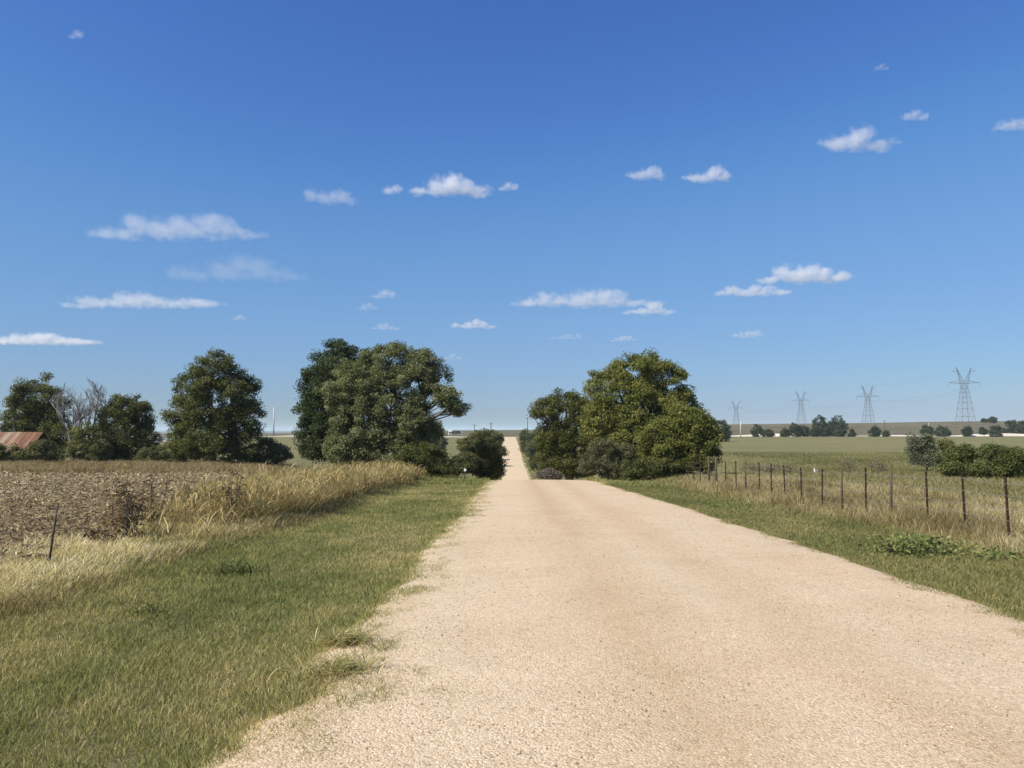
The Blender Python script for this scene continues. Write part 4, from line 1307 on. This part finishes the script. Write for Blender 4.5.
def house(px, pyb, Y, wd, dp, eh, rh, label):
    X, zb = ray_xz(px, pyb, Y); g = min(zb, tz(X, Y))
    g = tz(X, Y)
    root = thing('farm_building', label, 'building', (X, Y, g), 'far white farm buildings')
    w = MB(); w.box((-wd / 2, -dp / 2, -.5), (wd / 2, dp / 2, eh))
    w.build('wall', M_WHITE, root)
    rf = MB()
    rf.add([(-wd / 2 - .3, -dp / 2 - .3, eh + .01), (wd / 2 + .3, -dp / 2 - .3, eh + .01), (wd / 2 + .3, dp / 2 + .3, eh + .01), (-wd / 2 - .3, dp / 2 + .3, eh + .01), (-wd / 2 - .3, 0, eh + rh), (wd / 2 + .3, 0, eh + rh)],
           [(0, 3, 2, 1), (0, 1, 5, 4), (2, 3, 4, 5)], [(1, 2, 5), (3, 0, 4)])
    rf.build('roof', M_PALEPOLE, root)
    dr = MB(); dr.box((-.5, -dp / 2 - .06, 0), (.5, -dp / 2 - .003, 2.0)); dr.build('door', M_BARK, root)
    wn = MB(); wn.box((wd * .25 - .5, -dp / 2 - .05, 1.0), (wd * .25 + .5, -dp / 2 - .003, 1.9)); wn.build('window', M_DARKMETAL, root)


house(450, 437, 520, 2.0, 3, 2.2, .9, 'small white gabled farm building under the limb of the olive tree')
house(463, 437, 530, 1.5, 2, 1.2, .6, 'lower white shed right of the gabled farm building')
house(155, 448, 300, 3.4, 3, 1.0, .5, 'white low building glimpsed between the rounded tree and the lone tree')
house(163, 447, 305, 4.0, 3, .9, .4, 'second white low building, right one of the pair between two trees')

# ------------------------------------------------------------------ clouds
CLOUDS = [  # x0, x1, y0, y1, density, label
    (88, 262, 212, 242, .6, 'long flat cloud, the largest in the sky at upper left'),
    (165, 312, 254, 284, .22, 'thin wispy cloud below the largest one'),
    (62, 222, 292, 309, .6, 'low stretched cloud with two bright bumps at left'),
    (-30, 96, 333, 346, .9, 'cloud cut off by the left edge above the trees'),
    (306, 358, 189, 206, .45, 'faint small cloud left of the round bright puff'),
    (384, 401, 185, 196, .7, 'tiny round puff left of the bright double puff'),
    (411, 488, 174, 198, 1.5, 'bright double puff near the middle of the sky'),
    (498, 517, 181, 192, .7, 'tiny puff right of the bright double puff'),
    (627, 666, 166, 181, .9, 'small soft cloud left of its brighter neighbour at upper centre right'),
    (686, 732, 165, 184, 1.4, 'small bright cloud at upper centre right'),
    (826, 888, 126, 153, 1.2, 'cloud highest of the bigger ones, upper right'),
    (903, 927, 109, 122, .7, 'tiny faint cloud right of the upper right cloud'),
    (990, 1040, 118, 132, .6, 'faint cloud cut off by the right edge'),
    (761, 848, 264, 285, 1.6, 'bright flat cloud at right centre'),
    (713, 788, 283, 298, 1.3, 'lower bright cloud touching the flat one at right centre'),
    (516, 661, 288, 309, .9, 'long low cloud above the road'),
    (620, 676, 302, 316, 1.1, 'small cloud just below the right end of the long low one'),
    (450, 496, 318, 330, 1.1, 'little cloud right above the big olive tree'),
    (372, 396, 289, 300, .4, 'faint wisp left of the long low cloud'),
    (356, 378, 302, 311, .35, 'fainter wisp below the other, left of the long low cloud'),
    (371, 400, 322, 331, .5, 'small faint cloud just above the black-green tree'),
    (732, 762, 330, 339, .6, 'small low cloud under the bright pair at right'),
    (610, 637, 335, 342, .5, 'flat little cloud above the rust tinged tree'),
    (546, 582, 333, 340, .3, 'barely visible cloud low above the road'),
    (69, 81, 30, 39, .35, 'tiny faint puff high in the upper left corner'),
    (874, 888, 63, 71, .3, 'tiny faint puff high in the upper right'),
    (442, 462, 352, 361, .3, 'barely visible cloud at the top right of the big olive tree'),
    (232, 246, 314, 321, .3, 'tiny faint puff above the lone tree'),
]


def cloud(i, x0, x1, y0, y1, dens, label):
    r = np.random.default_rng(500 + i)
    w_, h_ = x1 - x0, y1 - y0
    el = (430 - y1) / F
    Y = min(1150 / el, 15000)
    cx, cz = ray_xz((x0 + x1) / 2, (y0 + y1) / 2, Y)
    s = Y / F
    root = thing('cloud', label, 'cloud', (cx, Y, cz), 'small white clouds in the blue sky')
    n = int(np.clip(round(w_ / h_ * 1.5), 2, 9))
    lob = []
    for k in range(n):
        t_ = (k + .5) / n * 2 - 1
        env = math.sqrt(max(.15, 1 - t_ * t_)) * r.uniform(.35, 1.0)
        if k == n // 2 or (n > 4 and k == r.integers(0, n)): env = max(env, .9)
        rz = h_ * .56 * env; rx = w_ / n * r.uniform(.85, 1.25)
        px = t_ * w_ * .46 + r.normal(0, w_ * .01)
        pz = -h_ * .5 + rz * r.uniform(.8, 1.0) + (h_ * .1)
        lob.append((px * s, r.normal(0, .1) * w_ * s / n, pz * s, rx * s, rx * s * 1.1, rz * s * 1.05))
    # thin sheet joining the lobes
    lob.append((0, 0, -h_ * .22 * s, w_ * .54 * s, w_ * .2 * s, h_ * .16 * s))
    # hull: lobes merged into one closed skin
    bm_v, bm_f, off = [], [], 0
    import bmesh
    b = bmesh.new()
    for (lx, ly, lz, rx, ry, rz) in lob:
        ret = bmesh.ops.create_icosphere(b, subdivisions=3, radius=1.0)
        for v in ret['verts']:
            v.co = (lx + v.co.x * rx * 1.04, ly + v.co.y * ry * 1.04, lz + v.co.z * rz * 1.04)
    me = bpy.data.meshes.new('vapour'); b.to_mesh(me); b.free()
    tmp = bpy.data.objects.new('tmp', me); COL.objects.link(tmp)
    md = tmp.modifiers.new('r', 'REMESH'); md.mode = 'VOXEL'; md.voxel_size = h_ * s / 14.
    dg = bpy.context.evaluated_depsgraph_get()
    me2 = bpy.data.meshes.new_from_object(tmp.evaluated_get(dg))
    bpy.data.objects.remove(tmp); bpy.data.meshes.remove(me)
    me2.name = 'vapour'; me2.materials.clear()
    # density
    m, nt, out = newmat('cloud_vapour')
    tc = N(nt, 'ShaderNodeTexCoord'); P = tc.outputs['Object']
    nz = N(nt, 'ShaderNodeTexNoise'); nz.inputs['Scale'].default_value = 1.0 / (h_ * s * .6); nz.inputs['Detail'].default_value = 6; nz.inputs['Roughness'].default_value = .66
    L(nt, P, nz.inputs['Vector'])
    acc = None
    for (lx, ly, lz, rx, ry, rz) in lob:
        a = N(nt, 'ShaderNodeVectorMath', operation='SUBTRACT'); L(nt, P, a.inputs[0]); a.inputs[1].default_value = (lx, ly, lz)
        d = N(nt, 'ShaderNodeVectorMath', operation='DIVIDE'); L(nt, a.outputs[0], d.inputs[0]); d.inputs[1].default_value = (rx, ry, rz)
        ln = N(nt, 'ShaderNodeVectorMath', operation='LENGTH'); L(nt, d.outputs[0], ln.inputs[0])
        f = mathn(nt, 'SUBTRACT', 1.0, ln.outputs['Value'])
        acc = f if acc is None else mathn(nt, 'MAXIMUM', acc, f)
    e = mathn(nt, 'ADD', acc, mathn(nt, 'MULTIPLY', mathn(nt, 'SUBTRACT', nz.outputs['Fac'], .56), 2.9))
    e = mathn(nt, 'MULTIPLY', mathn(nt, 'MULTIPLY', e, 1.5, clamp=True), dens * 1.2 / (h_ * s))
    vs = N(nt, 'ShaderNodeVolumeScatter'); vs.inputs['Color'].default_value = (1, 1, 1, 1); vs.inputs['Anisotropy'].default_value = .15
    L(nt, e, vs.inputs['Density'])
    L(nt, vs.outputs[0], out.inputs['Volume'])
    obj('vapour', me2, m, root)


CLOUDS_ON = True
if CLOUDS_ON:
    for i, cdef in enumerate(CLOUDS):
        cloud(i, *cdef)

# ------------------------------------------------------------------ air
m, nt, out = newmat('hazy_air')
pv = N(nt, 'ShaderNodeVolumePrincipled')
pv.inputs['Color'].default_value = (.76, .93, 1.0, 1); pv.inputs['Density'].default_value = .00011
L(nt, pv.outputs[0], out.inputs['Volume'])
mb = MB(); mb.box((-17000, -500, -30), (17000, 25000, 56))
hz = mb.build('haze', m)
tag(hz, kind='stuff')

# ------------------------------------------------------------------ light, sky, camera
SUN_EL, SUN_AZ = 44.0, -122.0     # azimuth measured from straight ahead, positive to the right
sd = np.array([math.cos(R(SUN_EL)) * math.sin(R(SUN_AZ)), math.cos(R(SUN_EL)) * math.cos(R(SUN_AZ)), math.sin(R(SUN_EL))])
sun = bpy.data.lights.new('sun', 'SUN'); sun.energy = 4.2; sun.angle = R(.55); sun.color = (1.0, .94, .84)
so = bpy.data.objects.new('sun', sun); COL.objects.link(so)
from mathutils import Vector
so.rotation_euler = Vector(-sd).to_track_quat('-Z', 'Y').to_euler()
so.location = (0, 0, 60)

w = bpy.data.worlds.new('World'); sc.world = w; w.use_nodes = True
nt = w.node_tree; nt.nodes.clear()
sky = nt.nodes.new('ShaderNodeTexSky'); sky.sky_type = 'NISHITA'; sky.sun_disc = False
sky.sun_elevation = R(SUN_EL); sky.sun_rotation = R(SUN_AZ)
sky.altitude = 0; sky.air_density = 1.4; sky.dust_density = .3; sky.ozone_density = 10.0
bg = nt.nodes.new('ShaderNodeBackground'); bg.inputs['Strength'].default_value = .085
wo = nt.nodes.new('ShaderNodeOutputWorld')
tint = mixc(nt, 1.0, sky.outputs[0], (.61 / 6, .755 / 6, 1.0 / 6), 'MULTIPLY')
cv = nt.nodes.new('ShaderNodeRGBCurve')
for ci, pts in enumerate([[(0, 0), (.545, .47), (1.0, 1.1), (2.83, 2.37), (6, 4.8)], [(0, 0), (1.365, 1.22), (2.2, 2.26), (4.05, 3.36), (6, 4.8)], [(0, 0), (3., 2.9), (4.5, 4.3), (6, 5.1)]]):
    cu = cv.mapping.curves[ci]
    cu.points[0].location = (0, 0); cu.points[-1].location = (1, pts[-1][1] / 6)
    for a_, b_ in pts[1:-1]: cu.points.new(a_ / 6, b_ / 6)
cv.mapping.update()
nt.links.new(tint, cv.inputs['Color'])
nt.links.new(mixc(nt, 1.0, cv.outputs['Color'], (6.0, 6.0, 6.0), 'MULTIPLY'), bg.inputs[0]); nt.links.new(bg.outputs[0], wo.inputs[0])

cam = bpy.data.cameras.new('camera'); cam.sensor_width = 36; cam.lens = 36 * F / 1024; cam.clip_end = 80000; cam.clip_start = .1
co = bpy.data.objects.new('camera', cam); COL.objects.link(co)
co.location = (0, 0, CAM_Z); co.rotation_euler = (R(90) + PITCH, 0, 0)
sc.camera = co

sc.view_settings.view_transform = 'Standard'; sc.view_settings.look = 'None'; sc.view_settings.exposure = 0.7; sc.view_settings.gamma = 1.0
sc.cycles.max_bounces = 8; sc.cycles.diffuse_bounces = 3; sc.cycles.transmission_bounces = 3; sc.cycles.volume_bounces = 6
sc.cycles.transparent_max_bounces = 8
